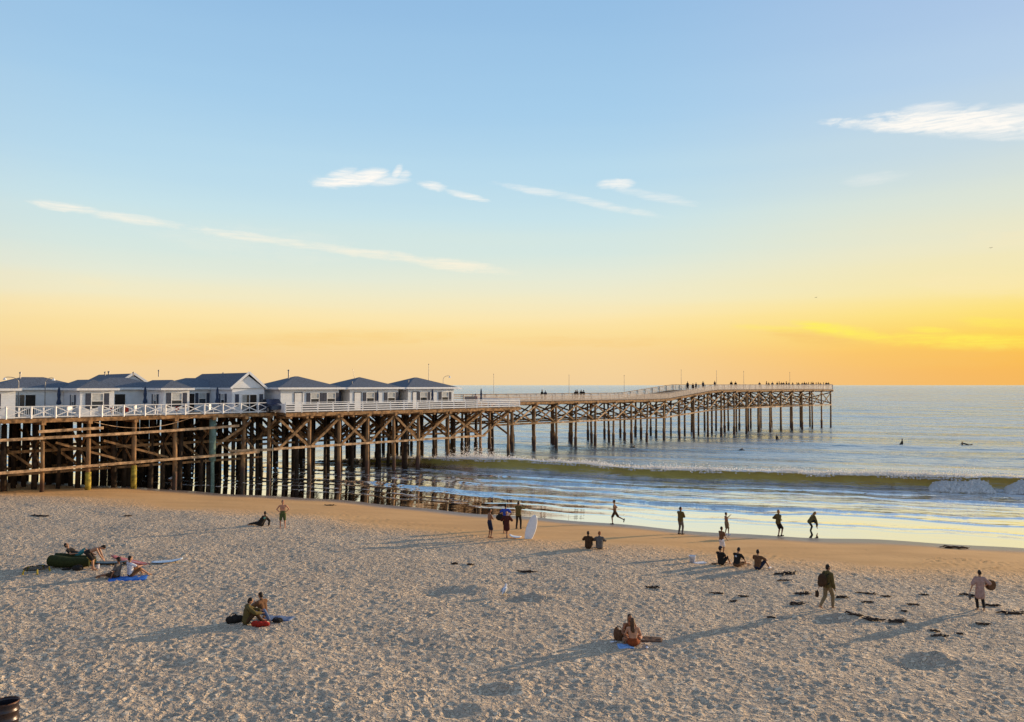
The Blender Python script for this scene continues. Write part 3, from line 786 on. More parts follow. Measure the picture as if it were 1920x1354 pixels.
for i, s in enumerate(W_BENTS):
    tn = (T_X if s < S_X1 else T_SL) + 0.35
    for k, t in enumerate([tn, tn + 3.0, tn + 6.2, tn + 9.4, tn + 12.6, tn + 15.9, tn + 19.2, tn + 22.0]):
        if k >= 3 and s > 66: pass
        add_pile(s + rp.uniform(-.25, .25) * (k > 0), t, DW - .55, rp.uniform(.16, .21) if s > S_X1 else rp.uniform(.15, .24), rp.uniform(-.12, .12), s > 55, 5.0 if k == 0 else 1.0 / (1 + k))
    if s < 60:                                        # crowded secondary piles in the shade of the cottages
        for k in range(7 if s < 36 else 3):
            add_pile(s + rp.uniform(.8, 3.0), tn + 2.5 + k * (3.1 if s < 36 else 4.0) + rp.uniform(-1, 1), DW - .55, rp.uniform(.16, .27), rp.uniform(-.2, .2), False, 0.3)
N_BENTS = [74.9] + [79.4 + 4.64 * k for k in range(23)]
for i, s in enumerate(N_BENTS):
    for k, t in enumerate((T_NR + .3, T_NR + 5.5, T_FR - .3)):
        lean = (rp.uniform(-.25, .25) if s < 112 else rp.uniform(-.06, .06))
        add_pile(s, t, deck_z(s) - .5, rp.uniform(.17, .21), lean, s < 125 or rp.random() < .4, (2.5, 1.6, 1.2)[k])
piles.sort(key=lambda e: -e[0])
rest = MB(); rest_n = MB()
for i, (pr, a, mid, b, r, wrap, s, t) in enumerate(piles):
    mb = MB() if i < 100 else (rest if s < S_W1 else rest_n)
    if wrap:
        wz = rp.uniform(1.4, 2.3) + 0.0
        k = (wz - b.z) / (a.z - b.z); wpt = b.lerp(a, k); wp2 = b.lerp(a, k - .02)
        mb.path([a, mid if k < .5 else a.lerp(wpt, .5), wpt, wp2, b.lerp(a, k * .5), b], [r * .92, r, r * 1.02, r * 1.42, r * 1.3, r * 1.45], 10)
    else:
        mb.path([a, mid, b], [r * .95, r, r * 1.12], 10)
    if i < 100:
        o = pbuild(mb, 'pile', M['pile_wood' if (s > 55 or t < (T_X if s < S_X1 else T_SL) + 1) else 'pile_shaded'], smooth=True)
        if abs(s - 31.4) < .1 and t < T_X + 1:
            o.data.materials[0] = M['teal_post']; o['label'] = 'thick faded green post of the near row'
            o.scale = (1.0, 1.0, 1.0)
pbuild(rest, 'pile', M['pile_shaded'], kind='stuff', smooth=True); pbuild(rest_n, 'pile', M['pile_wood'], kind='stuff', smooth=True)
# the thick green post gets its real girth from a sleeve; slim pale standpipe beside other posts
mb = MB(); mb.path([P(31.4, T_X + .3, DW - .5), P(31.4, T_X + .3, 2.4)], [.33, .33], 14); pbuild(mb, 'sleeve', M['teal_post'], smooth=True, label='faded green sleeve round one thick post')
for s, z in ((24.0, 2.5), (20.1, 1.9), (12.7, 2.2)):
    p = P(s, T_X + .33, 0); zb = gz(p.x, p.y) - .3
    mb = MB(); mb.path([P(s, T_X + .33, zb + z), P(s, T_X + .33, zb)], [.25, .26], 12); pbuild(mb, 'pile_jacket', M['yellow_algae'], smooth=True, label='algae yellowed foot of a pile')

# ---- caps across each bent, girts and diagonal braces
for s in W_BENTS:
    tn = (T_X if s < S_X1 else T_SL)
    mb = MB(); pbox(mb, s - .17, s + .17, tn - .25, T_BACK - .6, DW - .58, DW - .225); pbuild(mb, 'pile_cap', M['wood_fascia'])
for s in N_BENTS:
    z = deck_z(s); mb = MB(); pbox(mb, s - .17, s + .17, T_NR - .35, T_FR + .35, z - .60, z - .225); pbuild(mb, 'pile_cap', M['wood_fascia'])
braces = []
def brace(a, b, w_=.09, h_=.24, prio=1.0, m='wood_brace'):
    braces.append((prio * (a - b).length / ((a + b) / 2).length, a, b, w_, h_, m))
def girt(mb_pts, name='girt', h_=.24, m='wood_girt'):
    for a, b in zip(mb_pts[:-1], mb_pts[1:]):
        mb = MB(); mb.beam(a, b, .12, h_); pbuild(mb, name, M[m])
# near face of the lattice part: two long girts, one loose plank
tf = T_X + .02
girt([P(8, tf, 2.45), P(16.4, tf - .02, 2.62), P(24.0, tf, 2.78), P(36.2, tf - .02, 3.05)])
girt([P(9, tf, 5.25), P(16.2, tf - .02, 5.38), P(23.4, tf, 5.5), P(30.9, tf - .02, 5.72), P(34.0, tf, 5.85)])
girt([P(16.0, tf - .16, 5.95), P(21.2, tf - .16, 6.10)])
for a, b in ((20.1, 23.0), (24.0, 27.2)): brace(P(a - 2.6, tf + .5, 4.9), P(b, tf + .5, 3.0), .09, .2, .6)
for i, s in enumerate(W_BENTS[:7]):
    brace(P(s, T_X + 3.3, 5.6), P(s + 3.6, T_X + 3.3, 2.6), .1, .22, .35); brace(P(s, T_X + 9.6, 5.8), P(s + 3.6, T_X + 9.6, 2.8), .1, .22, .2)
    brace(P(s, T_X + .6, 2.7), P(s, T_X + 6.5, 5.9), .09, .24, .3); brace(P(s + .12, T_X + 6.5, 2.7), P(s + .12, T_X + .6, 5.9), .09, .24, .3)
    brace(P(s, T_X + 7, 2.2), P(s, T_X + 13, 5.9), .09, .24, .2)
for t in (T_X + 3.2, T_X + 9.5):
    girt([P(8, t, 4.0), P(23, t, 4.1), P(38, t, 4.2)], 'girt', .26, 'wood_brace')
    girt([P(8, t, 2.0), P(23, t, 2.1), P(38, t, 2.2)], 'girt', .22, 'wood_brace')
# near face of the slatted part: girt and zig-zag braces
tf = T_SL + .1
girt([P(33.0, T_X + .1, 3.3), P(37.6, tf + .2, 3.35)])
gs = W_BENTS[8:]
girt([P(36.9, tf, 3.42)] + [P(s + .6, tf - (.03 if i % 2 else 0), 3.45 + .02 * i) for i, s in enumerate(gs[1:-1])])
lo, hi = 3.5, DW - .7
brace(P(31.7, tf + 2.0, 4.0), P(34.9, tf + 2.0, 5.9), .12, .26, 3)
for i, (a, b) in enumerate(zip(gs[:-1], gs[1:])):
    zig = [(a, lo, b, hi), (a, hi, b, lo)]
    pick = zig if i in (0, 4, 6) else [zig[0]] if i % 2 else [zig[0], zig[1]] if i == 2 else [zig[0]]
    for (s0, z0, s1, z1) in pick:
        brace(P(s0 + .15, tf + .06, z0), P(s1 - .1, tf + (.06 if z0 < z1 else .16), z1), .09, .26, 3)
for t in (T_SL + 6.4, T_SL + 12.8, T_SL + 19):
    for i, (a, b) in enumerate(zip(gs[:-1], gs[1:])):
        brace(P(a, t, lo), P(b, t, hi), .09, .24, .5)
        brace(P(a, t + .12, hi), P(b, t + .12, lo), .09, .24, .5)
    girt([P(38, t - .1, 3.5), P(55, t - .1, 3.6), P(70, t - .1, 3.7)], 'girt', .24, 'wood_brace')
for s in W_BENTS[7:]:
    for k in range(3):
        brace(P(s + .18, T_SL + .4 + k * 6.4, lo), P(s + .18, T_SL + 6.6 + k * 6.4, hi), .08, .24, .45)
        brace(P(s - .18, T_SL + .4 + k * 6.4, hi), P(s - .18, T_SL + 6.6 + k * 6.4, lo), .08, .24, .45)
# narrow part
for row, t in enumerate((T_NR + .08, T_NR + 5.5, T_FR - .3)):
    pts = [P(s, t, deck_z(s) - 3.3 - (.35 if s > 130 else 0)) for s in N_BENTS]
    if row == 0:
        for a, b in ((0, 3), (3, 6), (6, 9), (9, 12), (12, 15), (15, 18), (18, 21), (21, 23)):
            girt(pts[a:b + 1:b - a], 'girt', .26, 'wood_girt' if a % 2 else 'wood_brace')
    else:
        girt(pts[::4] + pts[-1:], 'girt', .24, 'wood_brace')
    for i, (a, b) in enumerate(zip(N_BENTS[:-1], N_BENTS[1:])):
        if row == 1: continue
        za, zb = deck_z(a), deck_z(b)
        dr = 3.3 + (.35 if a > 130 else 0)
        brace(P(a, t + .1, za - dr), P(b, t + .1, zb - .7), .09, .22, (2, 1, .8)[row], 'wood_girt' if (row == 0 and i in (1, 3, 5, 6, 8, 9, 12, 15, 18)) else 'wood_brace')
        if row == 0 or a > 150: brace(P(a, t + .22, za - .7), P(b, t + .22, zb - dr), .09, .24, (2, 1, .8)[row])
for i, s in enumerate(N_BENTS):
    z = deck_z(s)
    brace(P(s + .2, T_NR + .3, z - 3.3), P(s + .2, T_FR - .3, z - .8), .08, .24, .7)
    if i % 2: brace(P(s - .2, T_NR + .3, z - .8), P(s - .2, T_FR - .3, z - 3.3), .08, .24, .7)
braces.sort(key=lambda e: -e[0])
rest = {}
for i, (pr, a, b, w_, h_, m) in enumerate(braces):
    if i < 100:
        mb = MB(); mb.beam(a, b, w_, h_); pbuild(mb, 'brace', M[m])
    else:
        rest.setdefault('wood_brace', MB()).beam(a, b, w_, h_)
for m, mb in rest.items(): pbuild(mb, 'brace', M[m], kind='stuff')
# ladder down one pile of the ramp
mb = MB()
for k in (-.2, .2): mb.path([P(121.5 + k, T_NR - .12, deck_z(121) - .1), P(121.5 + k, T_NR - .12, 4.4)], [.03, .03], 6)
for z in np.arange(4.5, 7.4, .32): mb.path([P(121.3, T_NR - .12, z), P(121.7, T_NR - .12, z)], [.02, .02], 6)
pbuild(mb, 'ladder', M['wood_girt'])

# ---- railings: each bay a part, its post a sub-part
def lattice_bay(s0, s1, t, z, mid):
    mb = MB()
    mb.beam(P(s0, t, z + 1.06), P(s1, t, z + 1.06), .13, .07); mb.beam(P(s0, t, z + .14), P(s1, t, z + .14), .05, .09)
    mb.beam(P(s0, t, z + .18), P(s1, t, z + 1.0), .035, .075); mb.beam(P(s0, t + .04, z + 1.0), P(s1, t + .04, z + .18), .035, .075)
    if mid: mb.beam(P((s0 + s1) / 2, t + .05, z + .1), P((s0 + s1) / 2, t + .05, z + 1.02), .08, .08)
    o = pbuild(mb, 'railing', M['white_paint'])
    pm = MB(); pm.beam(P(s0, t - .02, z - .1), P(s0, t - .02, z + 1.09), .11, .11)
    pbuild(pm, 'post', M['white_paint'], o)
def slat_bay(s0, s1, t, z0, z1, key, n=5, far=False, h=1.08):
    mb = MB()
    mb.beam(P(s0, t, z0 + h), P(s1, t, z1 + h), .16, .05)
    for k in range(n):
        f = .16 + (h - .34) * k / (n - 1)
        mb.beam(P(s0 + .03, t - .05, z0 + f), P(s1 - .03, t - .05, z1 + f), .035, .11)
    o = pbuild(mb, 'railing', M[key])
    pm = MB(); pm.beam(P(s0, t + .03, z0 - .25), P(s0, t + .03, z0 + h - .03), .12, .12); pbuild(pm, 'post', M[key], o)
s = S_X0
while s < S_X1 - .9:
    lattice_bay(s, s + 1.87, T_X + .05, DW, s < 25); s += 1.87
lattice_bay(s, S_X1, T_X + .05, DW, False)
mb = MB(); mb.beam(P(S_X1, T_SL + .05, DW + .5), P(S_X1, T_X + .05, DW + .5), .05, .9); pbuild(mb, 'railing', M['white_paint'])
nb = 18; stp = (S_W1 - .1 - S_X1) / nb
for k in range(nb): slat_bay(S_X1 + .1 + k * stp, S_X1 + .1 + (k + 1) * stp, T_SL + .05, DW, DW, 'white_paint', 4)
k = 0
s = S_W1
while s < S_END - .5:
    e = min(s + 2.3, S_END)
    slat_bay(s, e, T_NR + .05, deck_z(s), deck_z(e), 'weathered_white', 6)
    s = e
# seaward end of the wide part, returning to the narrow walkway
for a in np.arange(T_SL + .1, T_NR - 1.9, 1.95):
    mb = MB()
    for f in (.2, .42, .64, .86, 1.06): mb.beam(P(S_W1 - .08, a, DW + f), P(S_W1 - .08, a + 1.9, DW + f), .04, .12)
    mb.beam(P(S_W1 - .05, a, DW), P(S_W1 - .05, a, DW + 1.08), .12, .12)
    pbuild(mb, 'railing', M['white_paint'])
mb = MB()                                             # the far railing seen over the deck
for s in np.arange(S_W1, S_END, 2.3):
    e = min(s + 2.3, S_END); za, zb = deck_z(s), deck_z(e)
    for f in (.18, .45, .72, .98): mb.beam(P(s, T_FR - .05, za + f), P(e, T_FR - .05, zb + f), .04, .14)
    mb.beam(P(s, T_FR - .05, za + 1.08), P(e, T_FR - .05, zb + 1.08), .15, .05); mb.beam(P(s, T_FR - .1, za), P(s, T_FR - .1, za + 1.06), .12, .12)
pbuild(mb, 'far_railing', M['weathered_white'], kind='stuff'); mb = MB()
for a in np.arange(T_NR, T_FR - .1, 2.46):
    z = deck_z(S_END)
    for f in (.18, .45, .72, .98, 1.08): mb.beam(P(S_END - .05, a, z + f), P(S_END - .05, a + 2.46, z + f), .04, .12)
    mb.beam(P(S_END - .08, a, z), P(S_END - .08, a, z + 1.06), .12, .12)
pbuild(mb, 'end_railing', M['weathered_white']); mb = MB()
for s in np.arange(12, S_W1, 2.4): mb.beam(P(s, T_BACK - .1, DW + 1.0), P(s + 2.4, T_BACK - .1, DW + 1.0), .1, .1); mb.beam(P(s, T_BACK - .1, DW), P(s, T_BACK - .1, DW + 1.0), .1, .1)
pbuild(mb, 'far_railing', M['weathered_white'])
# drooping cable under the lattice railing
mb = MB(); pts = []
for k in range(13):
    f = k / 12; pts.append(P(20.4 + 9.2 * f, T_X - .14, DW - .42 - .95 * 4 * f * (1 - f) * .9 + .35 * f))
mb.path(pts, [.03] * 13, 5); pbuild(mb, 'cable', M['wood_girt'])
# white inner picket fences of the patios
for s0, s1, t in ((15.2, 19.4, 81.6), (22.8, 26.6, 81.6), (9.0, 11.6, 81.6)):
    f = thing('picket_fence', 'low white picket fence closing a patio behind the lattice railing', 'fence', P(s0, t, DW), PROT, 'picket fences of the patios')
    mb = MB(); n = int((s1 - s0) / .16)
    for k in range(n): mb.span(k * .16, k * .16 + .06, -.02, .02, .08, .92)
    mb.build('pickets', M['white_paint'], f)
    mb = MB(); mb.span(-.04, s1 - s0 + .04, -.05, -.021, .86, .94); mb.span(-.04, s1 - s0 + .04, -.05, -.021, .1, .18); mb.build('rail', M['white_paint'], f)

# ------------------------------------------------------------------ cottages on the wide part (local x along the pier, y away from the beach)
def window(par, x, y, z, w_, h_, shutters=True, face='y', blind=.5, sg=1):
    """double hung window with frame, pane, blind; optional shutters. face 'y' looks to -y, face 'x' to -x"""
    def sp(mb, a0, a1, d0, d1, z0, z1):
        return mb.span(a0, a1, y - d1, y - d0, z0, z1) if face == 'y' else mb.span(x - d1, x - d0, a0, a1, z0, z1)
    c0 = x if face == 'y' else y
    fr = MB()
    for a0, a1, z0, z1 in ((c0 - w_ / 2 - .07, c0 - w_ / 2, z - .07, z + h_ + .07), (c0 + w_ / 2, c0 + w_ / 2 + .07, z - .07, z + h_ + .07),
                           (c0 - w_ / 2, c0 + w_ / 2, z + h_, z + h_ + .07), (c0 - w_ / 2, c0 + w_ / 2, z - .07, z), (c0 - w_ / 2, c0 + w_ / 2, z + h_ * .5 - .03, z + h_ * .5 + .03)):
        sp(fr, a0, a1, .005, .065, z0, z1)
    wn = fr.build('window', M['white_paint'], par)
    pn = MB(); sp(pn, c0 - w_ / 2 + .004, c0 + w_ / 2 - .004, .006, .02, z + .004, z + h_ * (.5) - .034); pn.build('pane', M['glass'], wn)
    bl = MB(); sp(bl, c0 - w_ / 2 + .004, c0 + w_ / 2 - .004, .006, .024, z + h_ * .5 + .034, z + h_ - .004); bl.build('blind', M['curtain'], wn)
    if shutters:
        for sgn in (-1, 1):
            a = c0 + sgn * (w_ / 2 + .07 + .24)
            sb = MB(); sp(sb, a - .22, a + .22, .006, .05, z - .05, z + h_ + .05)
            for k in range(9): sp(sb, a - .17, a + .17, .05, .062, z + .03 + k * h_ / 9.2, z + .03 + (k + .6) * h_ / 9.2)
            sb.build('shutter', M['shutter'], par)
def slider(par, x0, x1, y, h_=2.05, curtain=.45):
    fr = MB()
    for a in (x0, (x0 + x1) / 2 - .03, x1 - .07): fr.span(a, a + .07, y - .07, y - .004, .06, h_)
    fr.span(x0 + .07, x1 - .07, y - .068, y - .004, h_ - .07, h_ - .001); fr.span(x0 + .07, x1 - .07, y - .068, y - .004, .06, .12)
    d = fr.build('sliding_door', M['white_paint'], par)
    a = MB(); a.span(x0 + .075, (x0 + x1) / 2 - .035, y - .03, y - .006, .125, h_ - .075); a.build('pane', M['glass'], d)
    b = MB(); b.span((x0 + x1) / 2 + .045, x1 - .075, y - .026, y - .006, .125, h_ - .075); b.build('pane', M['dark_room'], d)
    c = MB()
    for k in range(5): c.box((x0 + .15 + k * .09, y - .035, (h_ + .1) / 2), (.06, .012, h_ - .25), 0.3 * (-1) ** k)
    c.build('curtain', M['curtain'], d)
def hip_roof(par, x0, x1, y0, y1, z, rise, ov=.45, axis='x', gable=0, name='roof'):
    """hip roof with overhang; gable=1 makes the low-y end a gable"""
    x0 -= ov; x1 += ov; y0 -= ov; y1 += ov
    mb = MB()
    if axis == 'x':
        r = min((y1 - y0) / 2, (x1 - x0) / 2 - .05)
        A, B = (x0 + r, (y0 + y1) / 2, z + rise), (x1 - r, (y0 + y1) / 2, z + rise)
        q_ = [(x0, y0, z), (x1, y0, z), (x1, y1, z), (x0, y1, z), A, B]
        fs = [(0, 1, 5, 4), (1, 2, 5), (2, 3, 4, 5), (3, 0, 4), (3, 2, 1, 0)]
    else:
        r = (x1 - x0) / 2
        A = ((x0 + x1) / 2, y0 + (0.0 if gable else r), z + rise); B = ((x0 + x1) / 2, y1 - r * (0 if gable == 2 else 1), z + rise)
        q_ = [(x0, y0, z), (x1, y0, z), (x1, y1, z), (x0, y1, z), A, B]
        fs = [(0, 1, 4), (1, 2, 5, 4), (2, 3, 5), (3, 0, 4, 5), (3, 2, 1, 0)]
        if gable: fs = fs[1:]
    mb.add(q_, fs)
    rf = mb.build(name, M['roof'], par)
    fb = MB()                                        # white fascia all round
    for a0, a1, b0, b1 in ((x0 - .03, x1 + .03, y0 - .05, y0 - .002), (x0 - .03, x1 + .03, y1 + .002, y1 + .05), (x0 - .05, x0 - .002, y0, y1), (x1 + .002, x1 + .05, y0, y1)):
        if gable and b1 < y0: continue
        fb.span(a0, a1, b0, b1, z - .17, z + .03)
    if gable:
        ap = Vector(((x0 + x1) / 2, y0 - .03, z + rise + .02))
        for c in ((x0 - .05, y0 - .03, z - .05), (x1 + .05, y0 - .03, z - .05)): fb.beam(Vector(c), ap, .05, .24)
    fb.build('fascia', M['white_paint'], rf)
    return rf
def boards(mb, x0, x1, y, z0, z1, face='y'):
    """lap siding: thin steps on a wall"""
    n = max(1, int((z1 - z0) / .2))
    for k in range(n):
        a = z0 + k * (z1 - z0) / n; b = a + (z1 - z0) / n - .012
        if face == 'y': mb.span(x0, x1, y - .018, y - .001, a, b)
        else: mb.span(y - .018, y - .001, x0, x1, a, b)
EAVE = 2.62
def body(par, x0, x1, y0, y1, h_=EAVE):
    mb = MB(); mb.span(x0, x1, y0, y1, .0, h_); boards(mb, x0, x1, y0, .05, h_ - .02); boards(mb, y0, y1, x0, .05, h_ - .02, 'x')
    return mb.build('wall', M['white_siding'], par)
def vent(rf, x, y, z, h_=.45, r=.06):
    mb = MB(); mb.lathe([(r, 0), (r, h_), (r * 1.7, h_ + .02), (r * 1.7, h_ + .1), (r * .4, h_ + .16)], (x, y, z), 10); mb.build('vent', M['metal_grey'], rf)

# lattice part: wings with a recessed terrace between them
def unit(label, s0, main, wing, gable=0, win=True, doors=(), mwin=(), rise=1.08):
    c = thing('cottage', label, 'cottage', P(s0, 80.2, DW), PROT, 'white cottages on the pier')
    m0, m1 = main[0] - s0, main[1] - s0; a, b = wing[0] - s0, wing[1] - s0
    body(c, m0, m1, 6.0, 12.0); body(c, a, b, 0, 6.0)
    rf = hip_roof(c, m0, m1, 6.0, 12.0, EAVE, rise, .4, 'x')
    if gable:
        mb = MB(); mb.add([(a, .02, EAVE), (b, .02, EAVE), ((a + b) / 2, .02, EAVE + 1.25), (a, .2, EAVE), (b, .2, EAVE), ((a + b) / 2, .2, EAVE + 1.25)],
                          [(0, 1, 2), (5, 4, 3), (0, 3, 4, 1), (1, 4, 5, 2), (2, 5, 3, 0)])
        mb.build('gable', M['white_siding'], c)
        hip_roof(c, a, b, 0, 14.5, EAVE - .02, 1.62, .18, 'y', 1)
    else:
        hip_roof(c, a, b, 0, 8.4, EAVE - .03, .85, .35, 'y', 0)
    cx = (a + b) / 2
    if gable:
        slider(c, cx - .75, cx + .95, 0 - .02, 1.95)
        for x in (cx - 1.25, cx + 1.4):
            sb = MB(); sb.span(x - .2, x + .2, -.07, -.02, .7, 1.95); sb.build('shutter', M['shutter'], c)
    else:
        window(c, cx, -.02, .75, .95, 1.35)
    window(c, a - .02, 2.3, .8, .85, 1.15, True, 'x')
    for d0, d1 in doors: slider(c, d0 - s0, d1 - s0, 6.0 - .02)
    for x in mwin: window(c, x - s0, 6.0 - .02, .9, .7, 1.1)
    return c, rf
c1, r1 = unit('white cottage cut by the left frame edge with sliding door and grey shutters', 8.0, (6.0, 13.6), (10.4, 14.6), doors=())
c2, r2 = unit('white cottage with blue hip roof and shuttered wing, second from the left', 15.0, (13.7, 21.6), (19.7, 22.6), doors=((15.5, 17.4),))
c3, r3 = unit('white cottage with a low shuttered wing behind a furled umbrella, left of the big gable', 22.0, (21.7, 29.4), (27.1, 29.6), doors=((23.2, 25.4),))
c4, r4 = unit('largest white cottage with a tall open gable end facing the beach', 30.0, (29.5, 36.9), (34.0, 37.5), 1, doors=((30.4, 32.4),), mwin=(33.2,))
vent(r2, .6, 3.6, EAVE + .9); vent(r3, 2.2, 8.9, EAVE + 1.3, .25); vent(r3, 5.0, 9.0, EAVE + 1.3, .25); vent(r4, -.4, 9.0, EAVE + 1.2, .6); vent(r4, 6.8, 9.2, EAVE + .9, .7)
# large gabled house on the other side of the boardwalk
g = thing('cottage', 'taller gabled white cottage rising behind the hip roofs', 'cottage', P(25.7, 91.5, DW), PROT, 'white cottages on the pier')
body(g, 0, 4.0, 0, 7, 2.7)
mb = MB(); mb.add([(0, .02, 2.7), (4, .02, 2.7), (2, .02, 3.95), (0, .2, 2.7), (4, .2, 2.7), (2, .2, 3.95)], [(0, 1, 2), (5, 4, 3), (0, 3, 4, 1), (1, 4, 5, 2), (2, 5, 3, 0)]); mb.build('gable', M['white_siding'], g)
rf = hip_roof(g, 0, 4.0, 0, 15.0, 2.7, 1.48, .18, 'y', 1)
vent(rf, 2.0, 9.0, 4.1, .3, .09)
# slatted part: three small hip roofed cottages
def small(label, s0, L, ridge, wins, door_x, tall_vent=None, antenna=None):
    c = thing('cottage', label, 'cottage', P(s0, 78.6, DW), PROT, 'white cottages on the pier')
    body(c, 0, L, 0, 6.6)
    mbd = MB(); mbd.span(L + .001, L + .95, 1.2, 4.0, 0, 2.2); mbd.build('porch', M['blue_canvas'], c)
    wl = MB(); wl.span(L + .02, L + .08, .2, .8, 0, 2.3); wl.build('porch_post', M['white_paint'], c)
    rf = hip_roof(c, 0, L, 0, 6.6, EAVE, ridge, .5, 'x')
    rp2 = MB(); rp2.span(L + .52, L + 1.1, -.3, 3.6, EAVE - .22, EAVE - .05); rp2.build('porch_roof', M['white_paint'], c)
    lm = MB(); lm.span(L + .12, L + .62, 1.12, 1.19, 1.05, 1.75); lm.build('porch_window', M['curtain'], c)
    sk = MB(); sk.span(.02, door_x - .1, -.06, -.02, .0, .78); sk.span(door_x + .95, L - .02, -.06, -.02, .0, .78); sk.build('rail_shade_board', M['rail_shade_board'], c)  # added dark board painting shade onto the lower wall behind the railing
    for x in wins: window(c, x, -.02, .85, .95, 1.15)
    dr = MB(); dr.span(door_x, door_x + .85, -.05, -.02, .02, 2.05); d = dr.build('door', M['white_paint'], c)
    tr = MB()
    for x in (door_x - .08, door_x + .85): tr.span(x, x + .08, -.06, -.019, .02, 2.13)
    tr.span(door_x, door_x + .85, -.06, -.019, 2.05, 2.13); tr.build('frame', M['shutter'], d)
    hn = MB(); hn.ball((door_x + .76, -.07, 1.0), .04, 8, 5); hn.build('handle', M['metal_grey'], d)
    if tall_vent: vent(rf, *tall_vent)
    return c, rf
small('small white hip roofed cottage with tall flue pipe, just right of the gable', 38.6, 7.0, 1.28, (4.0, 6.0), 1.6, (2.2, 2.6, EAVE + 1.0, .85, .07))
c6, r6 = small('small white hip roofed cottage, middle one behind the slatted railing', 47.0, 6.6, 1.24, (2.7, 5.6), .6, (.9, 1.0, EAVE + .3, .3, .05))
small('small white hip roofed cottage nearest the sea, last of the row', 55.0, 7.0, 1.26, (2.3, 5.6), .7, (1.2, 1.6, EAVE + .5, .3, .05))
mb = MB(); mb.path([(2.6, 3.2, EAVE + 1.0), (2.3, 3.2, EAVE + 2.2)], [.03, .02], 6); mb.build('aerial', M['metal_grey'], r6)

# car parked between the gabled cottage and the next one
car = thing('parked_car', 'dark blue car parked between the gabled cottage and its neighbour', 'car', P(37.75, 79.2, DW), PROT + R(90))
mb = MB()
prof = [(-2.0, .35), (-2.05, .75), (-1.6, .88), (-1.0, .95), (-.45, 1.42), (.9, 1.44), (1.55, 1.0), (2.05, .92), (2.1, .4)]
vs = [(x, -.82 + (.1 if z > 1.1 else 0), z) for x, z in prof] + [(x, .82 - (.1 if z > 1.1 else 0), z) for x, z in prof]; n = len(prof)
mb.add(vs, [tuple(range(n)), tuple(reversed(range(n, 2 * n)))] + [(i, i + n, (i + 1) % n + n, (i + 1) % n) for i in range(n)])
cb = mb.build('body', mat('car_paint', (.02, .03, .07), .25, .05, spec=.6), car)
mb = MB()
for y in (-.775, .775): mb.add([(-.9, y * 1.0, .98), (-.42, y * .965, 1.36), (.84, y * .965, 1.37), (1.35, y, 1.0), (-.9, y * 1.02, .98), (-.42, y * .985, 1.36), (.84, y * .985, 1.37), (1.35, y * 1.02, 1.0)], [(0, 1, 2, 3), (7, 6, 5, 4), (0, 4, 5, 1), (1, 5, 6, 2), (2, 6, 7, 3), (3, 7, 4, 0)])
mb.build('window', M['glass'], car)
for x in (-1.3, 1.3):
    for y in (-.8, .8):
        mb = MB(); mb.path([(x, y - .1, .33), (x, y + .1, .33)], [.33, .33], 16); wh = mb.build('wheel', mat('rubber', (.02, .02, .02), .8), car)
        mb = MB(); mb.path([(x, y - .11, .33), (x, y + .11, .33)], [.19, .19], 12); mb.build('rim', M['metal_grey'], wh)

# furled patio umbrellas
def umbrella(label, s, t, h_, r=.17):
    u = thing('patio_umbrella', label, 'umbrella', P(s, t, DW), PROT, 'furled blue patio umbrellas')
    mb = MB(); mb.path([(0, 0, 0), (0, 0, h_)], [.025, .025], 8); mb.build('pole', M['metal_grey'], u)
    mb = MB(); n = 12; pr = [(.03, h_ + .02), (r * .55, h_ - .25), (r * .8, h_ - .7), (r * .62, h_ - 1.1), (r * 1.15, h_ - 1.5), (r * .85, h_ - 1.62)]
    vs = []; fs = []
    for rr, z in pr:
        for k in range(n):
            q_ = rr * (1.0 if k % 2 else .72); vs.append((q_ * math.cos(k * 2 * math.pi / n), q_ * math.sin(k * 2 * math.pi / n), z))
    for i in range(len(pr) - 1):
        for k in range(n): a, b = i * n + k, i * n + (k + 1) % n; fs.append((a, a + n, b + n, b))
    mb.add(vs, fs + [tuple(range(n)), tuple(reversed(range((len(pr) - 1) * n, len(pr) * n)))]); mb.build('canopy', M['blue_canvas'], u)
    mb = MB(); mb.lathe([(.26, 0), (.26, .07), (.06, .1)], (0, 0, 0), 14); mb.build('base', M['metal_grey'], u)
umbrella('furled blue umbrella on the patio of the second cottage', 18.2, 81.2, 2.75, .2)
umbrella('furled blue umbrella on the patio left of the low shuttered wing', 25.7, 81.2, 2.75, .2)
umbrella('furled blue umbrella in front of the big gable', 32.6, 80.6, 2.7, .2)
umbrella('furled dark umbrella before the middle small cottage', 50.1, 77.6, 2.35, .14)
umbrella('furled blue umbrella before the last cottage of the row', 58.0, 77.7, 2.45, .2)
umbrella('furled blue umbrella standing alone at the seaward railing beyond the cottages', 68.0, 80.3, 2.45, .17)
# patio chairs and tables behind the railings
def chair(s, t, rz, label):
    c = thing('patio_chair', label, 'chair', P(s, t, DW), PROT + rz, 'white patio chairs behind the railing')
    mb = MB(); mb.box((0, 0, .42), (.5, .48, .05)); mb.build('seat', M['white_paint'], c)
    mb = MB(); mb.box((0, .24, .7), (.5, .05, .55)); mb.build('backrest', M['white_paint'], c)
    for x in (-.22, .22):
        for y in (-.21, .21):
            mb = MB(); mb.span(x - .025, x + .025, y - .025, y + .025, 0, .395); mb.build('leg', M['white_paint'], c)
for s, t, rz, lb in ((18.9, 79.6, .5, 'white chair under the umbrella of the second cottage'), (21.4, 79.4, 2.0, 'white chair before the second shuttered wing'), (24.6, 79.6, 1.0, 'white chair left of the umbrella by the low wing'),
                     (26.3, 79.5, -1.2, 'white chair right of the umbrella by the low wing'), (31.6, 79.4, .8, 'white chair left of the umbrella by the gable'), (33.6, 79.4, -1.4, 'white chair right of the umbrella by the gable')):
    chair(s, t, rz, lb)
